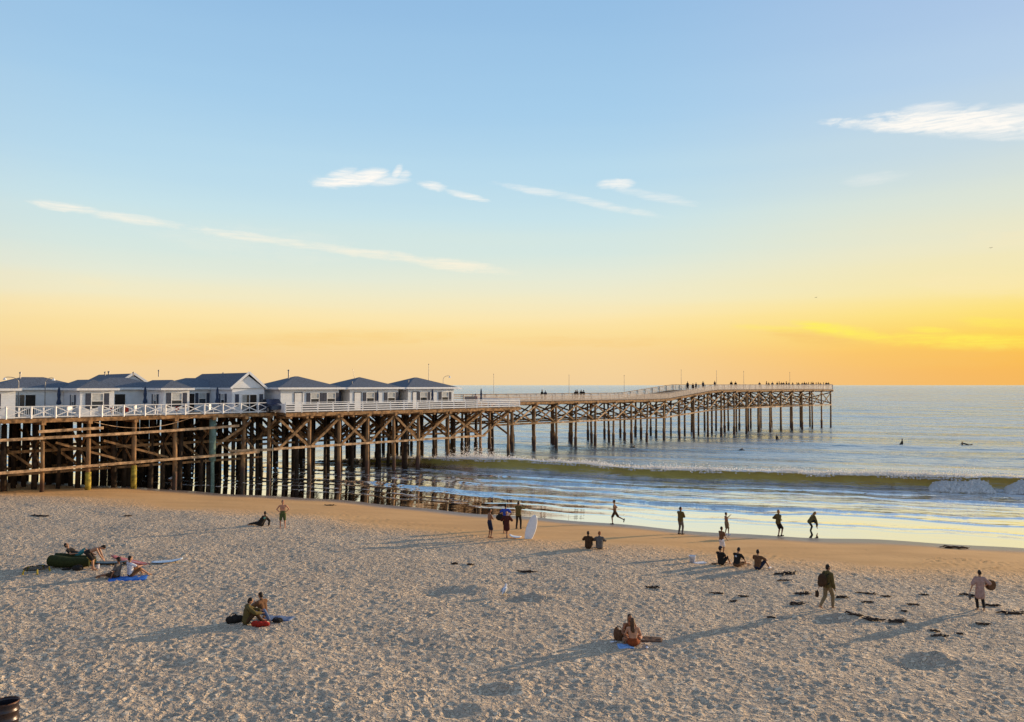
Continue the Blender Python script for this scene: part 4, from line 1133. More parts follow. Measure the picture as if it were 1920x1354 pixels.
for s, lb in ((12.9, 'small red box at the leftmost patio railing'), (22.0, 'small red box behind the railing of the second cottage'), (23.3, 'small red box right of its twin behind the railing of the second cottage'), (27.9, 'small red box behind the railing of the low shuttered wing')):
    b = thing('fire_box', lb, 'box', P(s, T_X + .3, DW + .42), PROT, 'small red boxes on the railing')
    mb = MB(); mb.box((0, 0, .2), (.3, .16, .42)); mb.build('case', M['red_paint'], b)
    mb = MB(); mb.box((0, -.09, .2), (.22, .02, .32)); mb.build('door', M['red_paint'], b)
    mb = MB(); mb.span(-.03, .03, .08, .16, -.42, .3); mb.build('bracket', M['white_paint'], b)
# lamps and masts
def lamp(label, base, h_, arm=0.9, side=1, name='street_lamp', par_rz=PROT):
    l = thing(name, label, 'lamp', base, par_rz)
    mb = MB(); mb.path([(0, 0, 0), (0, 0, h_)], [.05, .04], 8); mb.build('pole', M['metal_grey'], l)
    mb = MB(); pts = [(side * arm * (1 - math.cos(a)) / 1.0, 0, h_ + .45 * math.sin(a)) for a in np.linspace(0, math.pi * .62, 7)]
    mb.path(pts, [.03] * 7, 6); mb.build('arm', M['metal_grey'], l)
    e = pts[-1]; mb = MB(); mb.lathe([(.05, 0), (.16, -.16), (.17, -.2)], (e[0], 0, e[2] - .02), 12); mb.build('lamp_shade', M['white_paint'], l)
lamp('hooked lamp between the two leftmost roofs', P(15.6, 84.4, DW), 3.2, .8, -1)
lamp('hooked lamp right of the leftmost roofs beside a white vent pipe', P(17.8, 84.6, DW), 3.15, .5, 1)
lamp('hooked lamp beside the flagpole at the end of the last cottage', P(64.2, 83.6, DW), 3.7, .8, 1)
def mast(label, s, t, z, h_, r=.04):
    l = thing('light_mast', label, 'mast', P(s, t, z), PROT, 'thin masts along the pier')
    mb = MB(); mb.path([(0, 0, 0), (0, 0, h_)], [r * 1.2, r * .7], 8); mb.build('pole', M['metal_grey'], l)
    mb = MB(); mb.lathe([(r * 2.4, 0), (r * 2.4, .25), (r * 1.2, .3)], (0, 0, 0), 10); mb.build('base', M['metal_grey'], l)
    mb = MB(); mb.lathe([(r * .7, 0), (r * 1.6, .05), (r * 1.6, .12), (r * .3, .18)], (0, 0, h_), 8); mb.build('cap', M['metal_grey'], l)
mast('white flagpole standing behind the last cottage', 63.2, 85.5, DW, 5.6, .045)
for s, lb in ((84.5, 'thin mast on the walkway nearest the cottages'), (102.3, 'thin mast on the walkway before the ramp'), (117.6, 'thin mast at the foot of the ramp'), (136.0, 'thin mast at the top of the ramp'), (149.0, 'thin mast on the raised end, left of the crowd'), (160.0, 'thin mast rising out of the crowd at the pier end'), (181.0, 'thin mast at the seaward corner of the pier')):
    mast(lb, s, T_FR - .4, deck_z(s), 4.2 if s < 130 else 4.0)
# dark bench and planter shapes on the wide deck near its seaward end
b = thing('bench', 'dark slatted bench at the seaward end beyond the last cottage', 'bench', P(63.6, 77.9, DW), PROT)
mb = MB(); mb.span(0, 1.7, 0, .42, .42, .47); mb.build('seat', M['shutter'], b)
mb = MB(); mb.span(0, 1.7, .4, .45, .5, 1.45); mb.build('backrest', M['shutter'], b)
for x in (.08, 1.55): mb = MB(); mb.span(x, x + .07, .02, .4, 0, .42); mb.build('leg', M['shutter'], b)
# ------------------------------------------------------------------ people
def two_bone(a, b, l1, l2, hint):
    a, b, hint = Vector(a), Vector(b), Vector(hint)
    d = b - a; L = d.length
    if L > (l1 + l2) * .995: d = d * ((l1 + l2) * .995 / L); L = d.length
    dn = d.normalized()
    x = (l1 * l1 - l2 * l2 + L * L) / (2 * L); h = math.sqrt(max(l1 * l1 - x * x, 1e-6))
    n = hint - dn * hint.dot(dn)
    n = n.normalized() if n.length > 1e-5 else dn.orthogonal().normalized()
    return a + dn * x + n * h, a + d

def remeshed(mb, name, m, res, parent, smooth=2, k=1.0):
    """melt overlapping solids into one continuous skin"""
    if k != 1.0: mb.v = [tuple(c * k for c in v) for v in mb.v]
    me = mb.mesh(name + '_src'); o = bpy.data.objects.new(name, me); COL.objects.link(o)
    md = o.modifiers.new('r', 'REMESH'); md.mode = 'VOXEL'; md.voxel_size = res; md.use_smooth_shade = True
    if smooth: sm = o.modifiers.new('s', 'SMOOTH'); sm.iterations = smooth; sm.factor = .5
    dg = bpy.context.evaluated_depsgraph_get()
    out = bpy.data.meshes.new_from_object(o.evaluated_get(dg))
    o.modifiers.clear(); o.data = out; bpy.data.meshes.remove(me)
    out.name = name; out.materials.clear(); out.materials.append(m)
    o.parent = parent
    return o

STAND = dict(hip=(0, 0, .93), t=(0, .02, 1), hd=(0, .05, 1), look=(0, 1, 0), fl=(-.10, -.02, .08), fr=(.10, .05, .08), hl=(-.24, .06, .80), hr=(.24, .06, .80),
             kl=(-.1, 1, 0), kr=(.1, 1, 0), el=(-.3, -1, -.2), er=(.3, -1, -.2), tl=(0, 1, 0), tr=(0, 1, 0))
SIT = dict(STAND, hip=(0, 0, .14), t=(0, -.10, 1), fl=(-.13, .60, .08), fr=(.13, .62, .08), hl=(-.15, .42, .46), hr=(.15, .42, .44), kl=(-.15, .2, 1), kr=(.15, .2, 1), el=(-1, -.2, -.4), er=(1, -.2, -.4))
LEGS_OUT = dict(SIT, fl=(-.12, .92, .09), fr=(.14, .88, .09), hl=(-.20, .25, .22), hr=(.2, .28, .22))
CROSS = dict(SIT, fl=(.12, .34, .08), fr=(-.12, .38, .08), kl=(-1, .5, .35), kr=(1, .5, .35), hl=(-.14, .34, .24), hr=(.14, .34, .24), tl=(1, .3, 0), tr=(-1, .3, 0))
def person(label, loc, az, pose, top=None, topc=None, bottom='shorts', botc=None, skin=None, hair=None, longhair=False, hat=None, shoes=None, H=1.75, res=.014, group=None, stout=1.0, collar=None):
    k = H / 1.75
    skin = skin or SKIN
    root = thing('person', label, 'person', loc, -R(az), group)
    p = pose; V = Vector
    hip = V(p['hip']); T = V(p['t']).normalized()
    S = V((1, 0, 0)); S = (S - T * S.dot(T)).normalized()
    if 'twist' in p: S = Matrix.Rotation(R(p['twist']), 3, T) @ S
    F = T.cross(S) * -1
    F = S.cross(T) * -1
    F = T.cross(S)
    waist = hip + T * .16; chest = hip + T * .36; neckb = hip + T * .53
    HD = V(p['hd']).normalized(); head = neckb + HD * .19
    shl, shr = hip + T * .48 - S * .18 * stout, hip + T * .48 + S * .18 * stout
    HS = V((1, 0, 0)) if 'twist' not in p else S
    hl_, hr_ = hip - V((1, 0, 0)) * .09, hip + V((1, 0, 0)) * .09
    kn, an, eb, wr = {}, {}, {}, {}
    for sd_, h0, ft, kh in (('l', hl_, p['fl'], p['kl']), ('r', hr_, p['fr'], p['kr'])): kn[sd_], an[sd_] = two_bone(h0, ft, .44, .43, kh)
    for sd_, s0, ht, eh in (('l', shl, p['hl'], p['el']), ('r', shr, p['hr'], p['er'])): eb[sd_], wr[sd_] = two_bone(s0, ht, .29, .265, eh)
    # --- body
    b = MB()
    for q in (-1, 1):
        b.capsule(hip + S * .065 * q, waist + S * .055 * q, .098 * stout, .088 * stout)
        b.capsule(waist + S * .055 * q, chest + S * .075 * q, .088 * stout, .098 * stout)
        b.capsule(chest + S * .075 * q, hip + T * .465 + S * .10 * q, .098, .066)
    b.capsule(shl, shr, .058, .058); b.capsule(neckb - T * .03, neckb + HD * .10, .058, .050)
    lk = V(p['look']); lk = (lk - HD * lk.dot(HD)).normalized(); hx = lk.cross(HD).normalized()
    hm_ = Matrix((hx, lk, HD)).transposed()
    b.ball(head + lk * .012 + HD * .02, (.074, .092, .108), 14, 9, hm_)
    b.ball(head + lk * .03 - HD * .05, (.056, .062, .066), 12, 7, hm_)
    b.capsule(head + lk * .096 + HD * .02, head + lk * .112 - HD * .015, .012, .016, 6)
    b.capsule(head + lk * .082 - HD * .058 - hx * .018, head + lk * .082 - HD * .058 + hx * .018, .010, .010, 6)
    for q in (-1, 1): b.ball(head + hx * .076 * q, (.013, .022, .032), 8, 5, hm_)
    for sd_, q, tt, h0 in (('l', -1, p['tl'], hl_), ('r', 1, p['tr'], hr_)):
        b.capsule(h0, kn[sd_], .088 * stout, .056); b.capsule(kn[sd_], an[sd_], .056, .036)
        cf = kn[sd_].lerp(an[sd_], .28); sh_dir = (an[sd_] - kn[sd_]).normalized()
        b.ball(cf - V(tt).normalized() * .012, (.052, .052, .09), 10, 6, sh_dir.to_track_quat('Z', 'Y').to_matrix())
        td = V(tt).normalized(); dn = (an[sd_] - kn[sd_]).normalized(); dn = dn - td * dn.dot(td)
        dn = dn.normalized() if dn.length > .2 else V((0, 0, -1))
        heel = an[sd_] - td * .045 + dn * .045; toe = an[sd_] + td * .155 + dn * .052
        b.capsule(an[sd_], heel, .036, .034, 8); b.capsule(heel, toe, .032, .026, 8); b.capsule(an[sd_], toe - td * .05, .036, .032, 8)
        sh = shl if q < 0 else shr
        b.capsule(sh, eb[sd_], .052, .038); b.capsule(eb[sd_], wr[sd_], .040, .027)
        ad = (wr[sd_] - eb[sd_]).normalized(); side = ad.cross(V((0, 0, 1)))
        side = side.normalized() if side.length > .2 else V((0, 1, 0))
        pn = ad.cross(side).normalized()
        palm = wr[sd_] + ad * .085
        for u in (-.022, 0, .022): b.capsule(wr[sd_] + ad * .01 + side * u * .6, palm + side * u, .019, .017, 6)
        for i, (u, ln) in enumerate(((-.033, .062), (-.011, .074), (.011, .078), (.033, .07))):
            k1 = palm + side * u + ad * ln * .5; k2 = k1 + (ad * .72 - pn * .55) * ln * .55
            b.capsule(palm + side * u * .9, k1, .0098, .0092, 6); b.capsule(k1, k2, .0092, .0082, 6)
        th = wr[sd_] + ad * .03 + side * .036
        b.capsule(wr[sd_] + ad * .02 + side * .02, th + side * .02 + ad * .02, .012, .0105, 6); b.capsule(th + side * .02 + ad * .02, th + side * .028 + ad * .058 - pn * .012, .0105, .009, 6)
    remeshed(b, 'body', skin, res * 1.0, root, 2, k)
    # --- face and hair
    if res < .02:
        for q in (-1, 1): e = MB(); e.ball((head + lk * .094 + hx * .031 * q + HD * .03) * k, .011 * k, 6, 4); e.build('eye', HAIR_DARK, root)
    hm = MB()
    if hair is not None:
        hm.ball(head - lk * .012 + HD * .045, (.083, .098, .092), 12, 8, hm_)
        hm.ball(head - lk * .045 + HD * .0, (.078, .062, .09), 12, 8, hm_)
        if longhair:
            hm.capsule(head - lk * .06, head - lk * .10 - HD * .34, .075, .05, 10); hm.capsule(head - lk * .05 - hx * .05, head - lk * .09 - HD * .30 - hx * .06, .05, .03, 8)
        remeshed(hm, 'hair', hair, res * 1.2, root, 1, k)
    if hat is not None:
        hm = MB(); hm.ball(head + HD * .055, (.09, .105, .085), 12, 8, hm_); hm.capsule(head + lk * .09 + HD * .06 - hx * .045, head + lk * .09 + HD * .06 + hx * .045, .03, .03, 6); hm.capsule(head + lk * .15 + HD * .052 - hx * .03, head + lk * .15 + HD * .052 + hx * .03, .014, .014, 6)
        remeshed(hm, 'cap', hat, res * 1.2, root, 1, k)
    # --- clothes
    if top:
        c = MB(); x = .016 if top in ('tee', 'tank', 'suit') else .03
        lowz = hip + T * (-.02 if top != 'robe' else -.30)
        for q in (-1, 1):
            st_ = (hip if top != 'robe' else lowz)
            c.capsule(st_ + S * .065 * q, waist + S * .058 * q, .098 * stout + x + (.03 if top == 'robe' else .004), .090 * stout + x)
            c.capsule(waist + S * .058 * q, chest + S * .075 * q, .09 * stout + x, .098 + x)
            if top not in ('suit',): c.capsule(chest + S * .075 * q, hip + T * .455 + S * .09 * q, .098 + x, .066 + x)
        if top != 'suit':
            if top != 'tank': c.capsule(shl, shr, .058 + x, .058 + x)
            if top != 'tank':
                for sd_, sh in (('l', shl), ('r', shr)):
                    if top in ('tee',): c.capsule(sh, sh.lerp(eb[sd_], .62), .058 + x, .052 + x)
                    elif top == 'robe': c.capsule(sh, eb[sd_], .062 + x, .06 + x)
                    else: c.capsule(sh, eb[sd_], .056 + x, .044 + x); c.capsule(eb[sd_], eb[sd_].lerp(wr[sd_], .93), .045 + x, .033 + x)
            if top == 'jacket': c.capsule(neckb - T * .05, neckb + HD * .035, .066 + x * .6, .06 + x * .5)
        remeshed(c, {'tee': 'shirt', 'tank': 'vest', 'robe': 'robe', 'suit': 'swimsuit'}.get(top, 'jacket'), topc, res * 1.35, root, 2, k)
    if bottom:
        c = MB(); x = .018
        f = {'shorts': .9, 'trousers': 1, 'briefs': .25}[bottom]
        for q in (-1, 1): c.capsule(hip + S * .06 * q - T * .02, hip + T * .11 + S * .058 * q, .10 * stout + x, .092 * stout + x * .8)
        for sd_, h0 in (('l', hl_), ('r', hr_)):
            if bottom == 'trousers':
                c.capsule(h0, kn[sd_], .088 * stout + x, .058 + x); c.capsule(kn[sd_], kn[sd_].lerp(an[sd_], .93), .058 + x, .042 + x)
            else:
                c.capsule(h0, h0.lerp(kn[sd_], f), .09 * stout + x, (.074 if f > .5 else .09) + x)
        remeshed(c, {'shorts': 'shorts', 'briefs': 'swimwear'}.get(bottom, 'trousers'), botc, res * 1.35, root, 2, k)
    if shoes is not None:
        for sd_, tt in (('l', p['tl']), ('r', p['tr'])):
            c = MB(); td = V(tt).normalized(); dn = (an[sd_] - kn[sd_]).normalized(); dn = dn - td * dn.dot(td); dn = dn.normalized() if dn.length > .2 else V((0, 0, -1))
            c.capsule(an[sd_] - td * .05 + dn * .04, an[sd_] + td * .165 + dn * .045, .046, .038, 8); c.capsule(an[sd_] - dn * .01, an[sd_] - td * .03 + dn * .035, .046, .046, 8)
            remeshed(c, 'shoe', shoes, res * 1.2, root, 1, k)
    return root
def P_(base, **kw): d = dict(base); d.update(kw); return d
C_BLACK = cloth('cloth_black', (.026, .022, .020)); C_DARK = cloth('cloth_dark_brown', (.07, .038, .02)); C_OLIVE = cloth('cloth_olive', (.12, .09, .032))
C_GREEN = cloth('cloth_green', (.085, .10, .035)); C_BLUE = cloth('cloth_blue', (.035, .075, .38)); C_NAVY = cloth('cloth_navy', (.02, .025, .05)); C_GREY = cloth('cloth_grey', (.13, .12, .115))
C_MAROON = cloth('cloth_maroon', (.075, .022, .018)); C_WHITE = cloth('cloth_white', (.72, .72, .78)); C_TEAL = cloth('cloth_teal', (.04, .20, .22)); C_TAN = cloth('cloth_tan', (.22, .16, .09))
C_PINK = cloth('cloth_pink', (.42, .27, .23)); C_RUST = cloth('cloth_rust', (.25, .06, .02)); C_JEANS = cloth('cloth_jeans', (.13, .18, .30)); C_BROWN = cloth('cloth_brown', (.15, .075, .038))
HIPS = dict(hl=(-.19, .04, 1.02), hr=(.19, .04, 1.02), el=(-1, -.35, 0), er=(1, -.35, 0))
FOLD = dict(hl=(.05, .20, 1.19), hr=(-.05, .22, 1.13), el=(-1, .1, -.6), er=(1, .1, -.6))

# around the inflatable lounger, far left
person('shirtless man in dark shorts bending forward over the surfboards beside the green lounger', at(172, 1069), 78,
       P_(STAND, hip=(0, -.20, .86), t=(0, .93, .34), hd=(0, 1, .12), look=(0, .3, -1), fl=(-.14, -.03, .08), fr=(.14, .12, .08), hl=(-.10, .48, .52), hr=(.12, .52, .50), el=(-.4, .2, -1), er=(.4, .2, -1)),
       None, None, 'shorts', C_BLACK, SKIN, HAIR_DARK)
lp = at(136, 1062)
person('dark haired person lying in the green inflatable lounger, only head and knees showing', lp + Vector((-.35, .35, .28)), 84,
       P_(LEGS_OUT, hip=(0, .35, .16), t=(0, -.78, .62), hd=(0, -.45, .9), fl=(-.13, 1.05, .22), fr=(.13, 1.10, .2), kl=(0, 0, 1), kr=(0, 0, 1), hl=(-.2, .35, .3), hr=(.2, .4, .3)), 'tee', C_BLACK, 'shorts', C_TEAL, SKIN, HAIR_DARK)
person('person in dark cap and patterned shirt, legs stretched to the left by the blue towel', at(219, 1084), -80,
       P_(LEGS_OUT, t=(0, -.18, 1), hl=(-.25, .1, .1), hr=(.12, .35, .3), look=(.2, 1, -.1)), 'tee', C_GREY, 'shorts', C_DARK, SKIN_TAN, HAIR_DARK, hat=C_BLACK)
person('person in white tee sitting on the blue towel with one knee raised', at(245, 1082), 40,
       P_(SIT, fl=(-.16, .62, .08), fr=(.30, .68, .08), hl=(-.1, .46, .42), hr=(.26, .40, .5), hd=(.03, .1, 1), look=(.2, 1, -.2)), 'tee', C_WHITE, 'shorts', C_BROWN, SKIN, HAIR_DARK, stout=1.12)
# near the water, left
prop_p = person('person in black jacket with teal shoulder patch propped on one arm', at(489, 987), -65,
       P_(LEGS_OUT, hip=(.1, .05, .13), t=(.30, -.32, .9), hd=(.1, .15, 1), look=(.5, 1, -.1), fl=(-.05, .95, .10), fr=(.12, .9, .09), hl=(-.05, .2, .2), hr=(.42, -.28, .05), er=(1, -.6, .1)), 'jacket', C_BLACK, 'trousers', C_BLACK, SKIN, HAIR_DARK)
person('shirtless man in green shorts standing with hands on hips before the pier reflections', at(530, 990), 165, P_(STAND, fl=(-.15, 0, .08), fr=(.15, .06, .08), look=(-.5, 1, 0), **HIPS), None, None, 'shorts', C_GREEN, cloth('skin_pink', (.52, .25, .16)), cloth('hair_grey', (.16, .12, .09)), stout=1.1)
person('person in a white shirt bent double under the pier beside a yellow footed pile', at(318, 912), 70,
       P_(STAND, hip=(0, -.1, .72), t=(0, .9, .42), hd=(0, 1, .1), look=(0, .3, -1), hl=(-.1, .5, .30), hr=(.1, .5, .30)), 'tee', C_WHITE, 'shorts', C_BROWN, SKIN, HAIR_DARK, res=.02)
# the group by the upright surfboard
person('shirtless boy in long dark swim shorts with folded arms, left of the surfboard group', at(918, 1009), 62, P_(STAND, fl=(-.11, 0, .08), fr=(.11, .03, .08), look=(.3, 1, 0), **FOLD), None, None, 'shorts', C_NAVY, SKIN_TAN, HAIR_DARK, H=1.74)
blue_at = at(948, 1000)
person('person in a bright blue tee with hands on hips behind the maroon wrapped bather', blue_at, 12, P_(STAND, look=(.2, 1, 0), **HIPS), 'tee', C_BLUE, 'shorts', C_BLACK, SKIN_TAN, HAIR_DARK, H=1.82)
person('bather wrapped in a maroon towel standing with crossed legs in the surfboard group', at(950, 1009), 5, P_(STAND, fl=(.03, .02, .08), fr=(-.01, -.06, .08), hl=(-.12, .18, 1.16), hr=(.12, .2, 1.16), el=(-1, 0, -1), er=(1, 0, -1)), 'robe', C_MAROON, None, None, SKIN, None, H=1.58, stout=1.05)
person('man in a dark jacket taking a photo of the sea, right of the blue tee', at(972, 992), 22, P_(STAND, fl=(-.14, 0, .08), fr=(.14, .05, .08), hl=(-.02, .36, 1.38), hr=(.16, .40, 1.46), el=(-.8, 0, -1), er=(1, .2, -.7)), 'jacket', C_OLIVE, 'trousers', C_BLACK, SKIN, HAIR_DARK, shoes=C_BLACK)
# along the wet sand
person('barefaced runner in a dark vest striding left along the wet sand', at(1153, 983), -80, P_(STAND, hip=(0, 0, .90), t=(0, .08, 1), fl=(-.09, .16, .08), fr=(.09, -.62, .34), kl=(0, 1, 0), kr=(0, 1, -.3), tr=(0, .25, -1), hl=(-.18, .34, 1.12), hr=(.2, .05, 1.02), el=(-.4, -1, -.5), er=(.4, -1, 0)), 'tank', C_BROWN, 'shorts', C_DARK, SKIN_TAN, HAIR_DARK, shoes=C_BLACK, H=1.72)
person('man in an olive jacket standing alone by the water with folded arms', at(1276, 1002), 55, P_(STAND, fl=(-.1, -.05, .08), fr=(.1, .06, .08), look=(.4, 1, 0), **FOLD), 'jacket', C_OLIVE, 'trousers', C_GREY, SKIN, HAIR_DARK, shoes=C_BLACK, stout=1.12, H=1.74)
person('bare chested boy raising one arm at the water edge', at(1362, 1003), 78, P_(STAND, t=(0, -.05, 1), fl=(-.1, -.06, .08), fr=(.1, .14, .08), hl=(-.16, .42, 1.50), hr=(.22, .1, .86), el=(-.4, .3, -1), look=(0, 1, .1)), None, None, 'shorts', C_TAN, SKIN_TAN, HAIR_DARK, H=1.45, shoes=C_WHITE)
person('boy in a brown tee and white shorts standing behind the seated person with a cap', at(1353, 1039), 60, P_(STAND, hl=(-.16, .30, .92), hr=(.2, .34, .86)), 'tee', C_BROWN, 'shorts', C_WHITE, SKIN_TAN, HAIR_DARK, H=1.48)
person('jogger in dark top and shorts running along the water with bent arms', at(1456, 1007), 70, P_(STAND, hip=(0, .14, .90), t=(0, .04, 1), fl=(-.09, .22, .08), fr=(.09, .32, .12), kl=(0, 1, 0), hl=(-.2, .26, 1.14), hr=(.2, .22, 1.12), el=(-.8, -1, -.2), er=(.8, -1, -.2)), 'jacket', C_OLIVE, 'shorts', C_BLACK, SKIN_TAN, HAIR_FAIR, shoes=C_BLACK)
person('fair haired woman in an olive jacket balancing on one leg to hold her foot', at(1520, 1000), 82, P_(STAND, hip=(0, -.08, .84), t=(0, .62, .78), hd=(0, .5, .86), look=(0, 1, -.6), fl=(-.08, 0, .08), fr=(.10, .44, .50), kr=(.1, .6, 1), tr=(0, .5, -.8), hl=(-.06, .46, .56), hr=(.14, .50, .54), el=(-.5, .4, -1), er=(.5, .4, -1)), 'jacket', C_OLIVE, 'trousers', C_BLACK, SKIN, HAIR_FAIR, longhair=True, H=1.66)
# pairs and threes sitting on the sand
person('dark haired person in a dark jacket sitting, left one of the pair facing the sea', at(1103, 1029), 12, P_(SIT, t=(0, -.02, 1)), 'jacket', C_DARK, 'trousers', C_BLACK, SKIN, HAIR_DARK)
person('person with reddish hair in a grey jacket, right one of the pair facing the sea', at(1124, 1030), 8, P_(SIT, t=(0, .06, 1), hd=(0, .15, 1)), 'jacket', C_GREY, 'trousers', C_BLACK, SKIN, cloth('hair_red', (.26, .10, .04)))
person('person in dark cap sitting on the sand, left of three in a row', at(1352, 1060), 48, P_(SIT, t=(0, -.12, 1), hl=(-.05, .44, .34), hr=(.1, .46, .30), look=(.2, 1, -.3)), 'tee', C_BLACK, 'shorts', C_BLACK, SKIN, HAIR_DARK, hat=C_NAVY)
mid3 = person('person in a black tee with a white back print sitting, middle one of three', at(1381, 1063), 52, P_(LEGS_OUT, t=(0, .22, 1), hd=(0, .5, 1), look=(0, 1, -.4), hl=(-.1, .5, .32), hr=(.2, .45, .25)), 'tee', C_BLACK, 'shorts', C_BROWN, SKIN, HAIR_DARK, stout=1.1)
person('person in a brown tee sitting with one knee drawn up, right of three', at(1421, 1068), 42, P_(SIT, fl=(-.16, .58, .08), fr=(.34, .56, .08), t=(0, .04, 1), hr=(.26, .4, .48)), 'tee', C_BROWN, 'shorts', C_NAVY, SKIN, HAIR_DARK, shoes=C_WHITE, stout=1.08)
bp = at(1552, 1141)
person('barefoot man with a big backpack carrying his shoes across the sand', bp, 66, P_(STAND, hip=(0, 0, .91), t=(0, .06, 1), fl=(-.09, -.30, .13), fr=(.09, .18, .08), kl=(0, 1, 0), tl=(0, .9, -.35), hl=(-.28, -.20, .78), hr=(.24, .12, .84), look=(.2, 1, -.1)), 'jacket', C_OLIVE, 'trousers', C_TAN, SKIN, HAIR_DARK)
wp = at(1838, 1144)
person('woman in a pinkish tunic walking with a dark disc under one arm', wp, 18, P_(STAND, hip=(0, 0, .91), fl=(-.09, .04, .08), fr=(.10, -.24, .16), tr=(0, .85, -.5), hl=(-.42, -.08, .78), el=(-1, -.5, 0), hr=(.26, .16, 1.06), er=(1, -.6, -.3)), 'robe', C_PINK, 'trousers', C_BLACK, SKIN, HAIR_DARK, H=1.58, stout=.84)
person('long haired woman with a bare back and rust swimwear sitting with her back to us', at(1187, 1212), 8, P_(CROSS, t=(0, .05, 1), hd=(-.05, .25, 1)), None, None, 'briefs', C_RUST, cloth('skin_warm', (.56, .30, .19)), HAIR_BROWN, longhair=True, H=1.68)
person('dark haired person in a brown top sitting opposite the bare backed woman', at(1180, 1203), 176, P_(CROSS, t=(0, .08, 1), hd=(0, .2, 1), look=(0, 1, -.4)), 'tank', C_BROWN, 'briefs', C_DARK, SKIN_TAN, HAIR_DARK, longhair=True, H=1.72)
person('person hunched in an olive jacket beside a dark bag, left of the embracing couple', at(461, 1171), 62, P_(SIT, t=(0, .14, 1), hd=(.1, .4, 1), hl=(-.05, .5, .45), hr=(.2, .5, .4), fr=(.2, .55, .08)), 'jacket', C_OLIVE, 'trousers', C_DARK, SKIN, HAIR_DARK, stout=1.08)
person('person in brown jacket and jeans leaning into the embrace, right of the couple', at(494, 1160), -62, P_(SIT, t=(0, .20, 1), hd=(0, .3, 1), twist=0, fl=(-.50, -.42, .10), fr=(-.25, -.55, .1), kl=(-1, -.4, .6), kr=(-.8, -.6, .7), tl=(-.6, -.8, 0), tr=(-.5, -.8, 0), hl=(-.1, .42, .5), hr=(.12, .42, .55)), 'jacket', C_BROWN, 'trousers', C_JEANS, SKIN, HAIR_DARK)

mb = MB(); mb.ball((0, -.05, .54), (.065, .02, .05), 12, 7); mb.build('print', C_WHITE, mid3, True)
mb = MB(); mb.ball((.12, -.17, .53), (.11, .05, .05), 12, 7); mb.build('patch', C_TEAL, prop_p, True)
# ---- people on the pier (small in the picture)
def s_of(px, t):
    r = (px - 960) / FPX
    return t * (math.sin(PA) * r + math.cos(PA)) / (math.sin(PA) - math.cos(PA) * r)
rq = random.Random(9)
def pier_person(px, t, az, label, pose, topc, botc, H=1.75, group='people on the pier', z=None, hair=None):
    s = s_of(px, t); zz = (deck_z(s) if s > S_W1 else DW) if z is None else z
    return person(label, P(s, t, zz), az, pose, 'jacket', topc, 'trousers', botc, SKIN, hair or HAIR_DARK, H=H, res=.03, group=group)
LEAN = P_(STAND, t=(0, .25, 1), hl=(-.2, .42, 1.1), hr=(.2, .42, 1.1))
pier_person(892, 79.0, 30, 'lone person standing right of the last furled umbrella on the pier', STAND, C_PINK, C_BROWN)
pier_person(1015, T_NR + .7, 60, 'taller of two people leaning together at the walkway railing nearest the cottages', LEAN, C_BLACK, C_BLACK, 1.82)
pier_person(1022, T_NR + .7, 20, 'shorter of two people leaning together at the walkway railing nearest the cottages', LEAN, C_NAVY, C_BLACK, 1.68)
pier_person(1078, T_NR + .6, 40, 'leftmost of four dark figures at the walkway railing before the ramp', LEAN, C_BLACK, C_BLACK, 1.7)
pier_person(1083, T_NR + .9, -40, 'second from the left of four dark figures at the walkway railing before the ramp', LEAN, C_DARK, C_BLACK, 1.8)
pier_person(1089, T_NR + .6, 30, 'third from the left of four dark figures at the walkway railing before the ramp', LEAN, C_BLACK, C_NAVY, 1.78)
pier_person(1095, T_NR + .7, -30, 'rightmost of four dark figures at the walkway railing before the ramp', LEAN, C_BLACK, C_BLACK, 1.72)
pier_person(1289, 92, 50, 'dark figure walking up the lower part of the pier ramp', STAND, C_BLACK, C_BLACK, 1.8)
pier_person(1299, 89, 50, 'figure by the near railing halfway up the pier ramp, left one', STAND, C_DARK, C_BLACK, 1.7)
pier_person(1305, 90, 240, 'figure by the near railing halfway up the pier ramp, right one', STAND, C_GREY, C_BLACK, 1.6)
pier_person(1318, 90, 50, 'figure in grey near the top of the pier ramp', STAND, C_GREY, C_NAVY, 1.75)
pier_person(1340, 95, 60, 'tallest looking figure at the top of the pier ramp', STAND, C_NAVY, C_BLACK, 1.85)
pier_person(1371, 90, 200, 'left one of a pair strolling on the raised pier end', STAND, C_BLACK, C_DARK, 1.8)
pier_person(1379, 91, 200, 'right one of a pair strolling on the raised pier end', STAND, C_DARK, C_BLACK, 1.75)
for px, t in ((1424, 91), (1437, 92), (1441, 94), (1448, 90), (1457, 94), (1461, 92), (1465, 90), (1469, 95), (1474, 91), (1479, 93), (1486, 90), (1494, 93), (1497, 91), (1504, 94), (1508, 92), (1512, 95), (1516, 93), (1521, 90.5), (1524, 94), (1530, 91), (1534, 93), (1538, 95), (1544, 92), (1549, 94), (1553, 91)):
    pier_person(px, t, rq.choice((20, 60, 90, 200, -60, 130)), 'person in dark clothes in the sunset crowd at the end of the pier', STAND if rq.random() < .6 else P_(STAND, **FOLD),
                rq.choice((C_BLACK, C_DARK, C_NAVY, C_GREY, C_BROWN, C_MAROON)), rq.choice((C_BLACK, C_DARK, C_NAVY)), rq.uniform(1.6, 1.85), 'sunset crowd at the pier end')
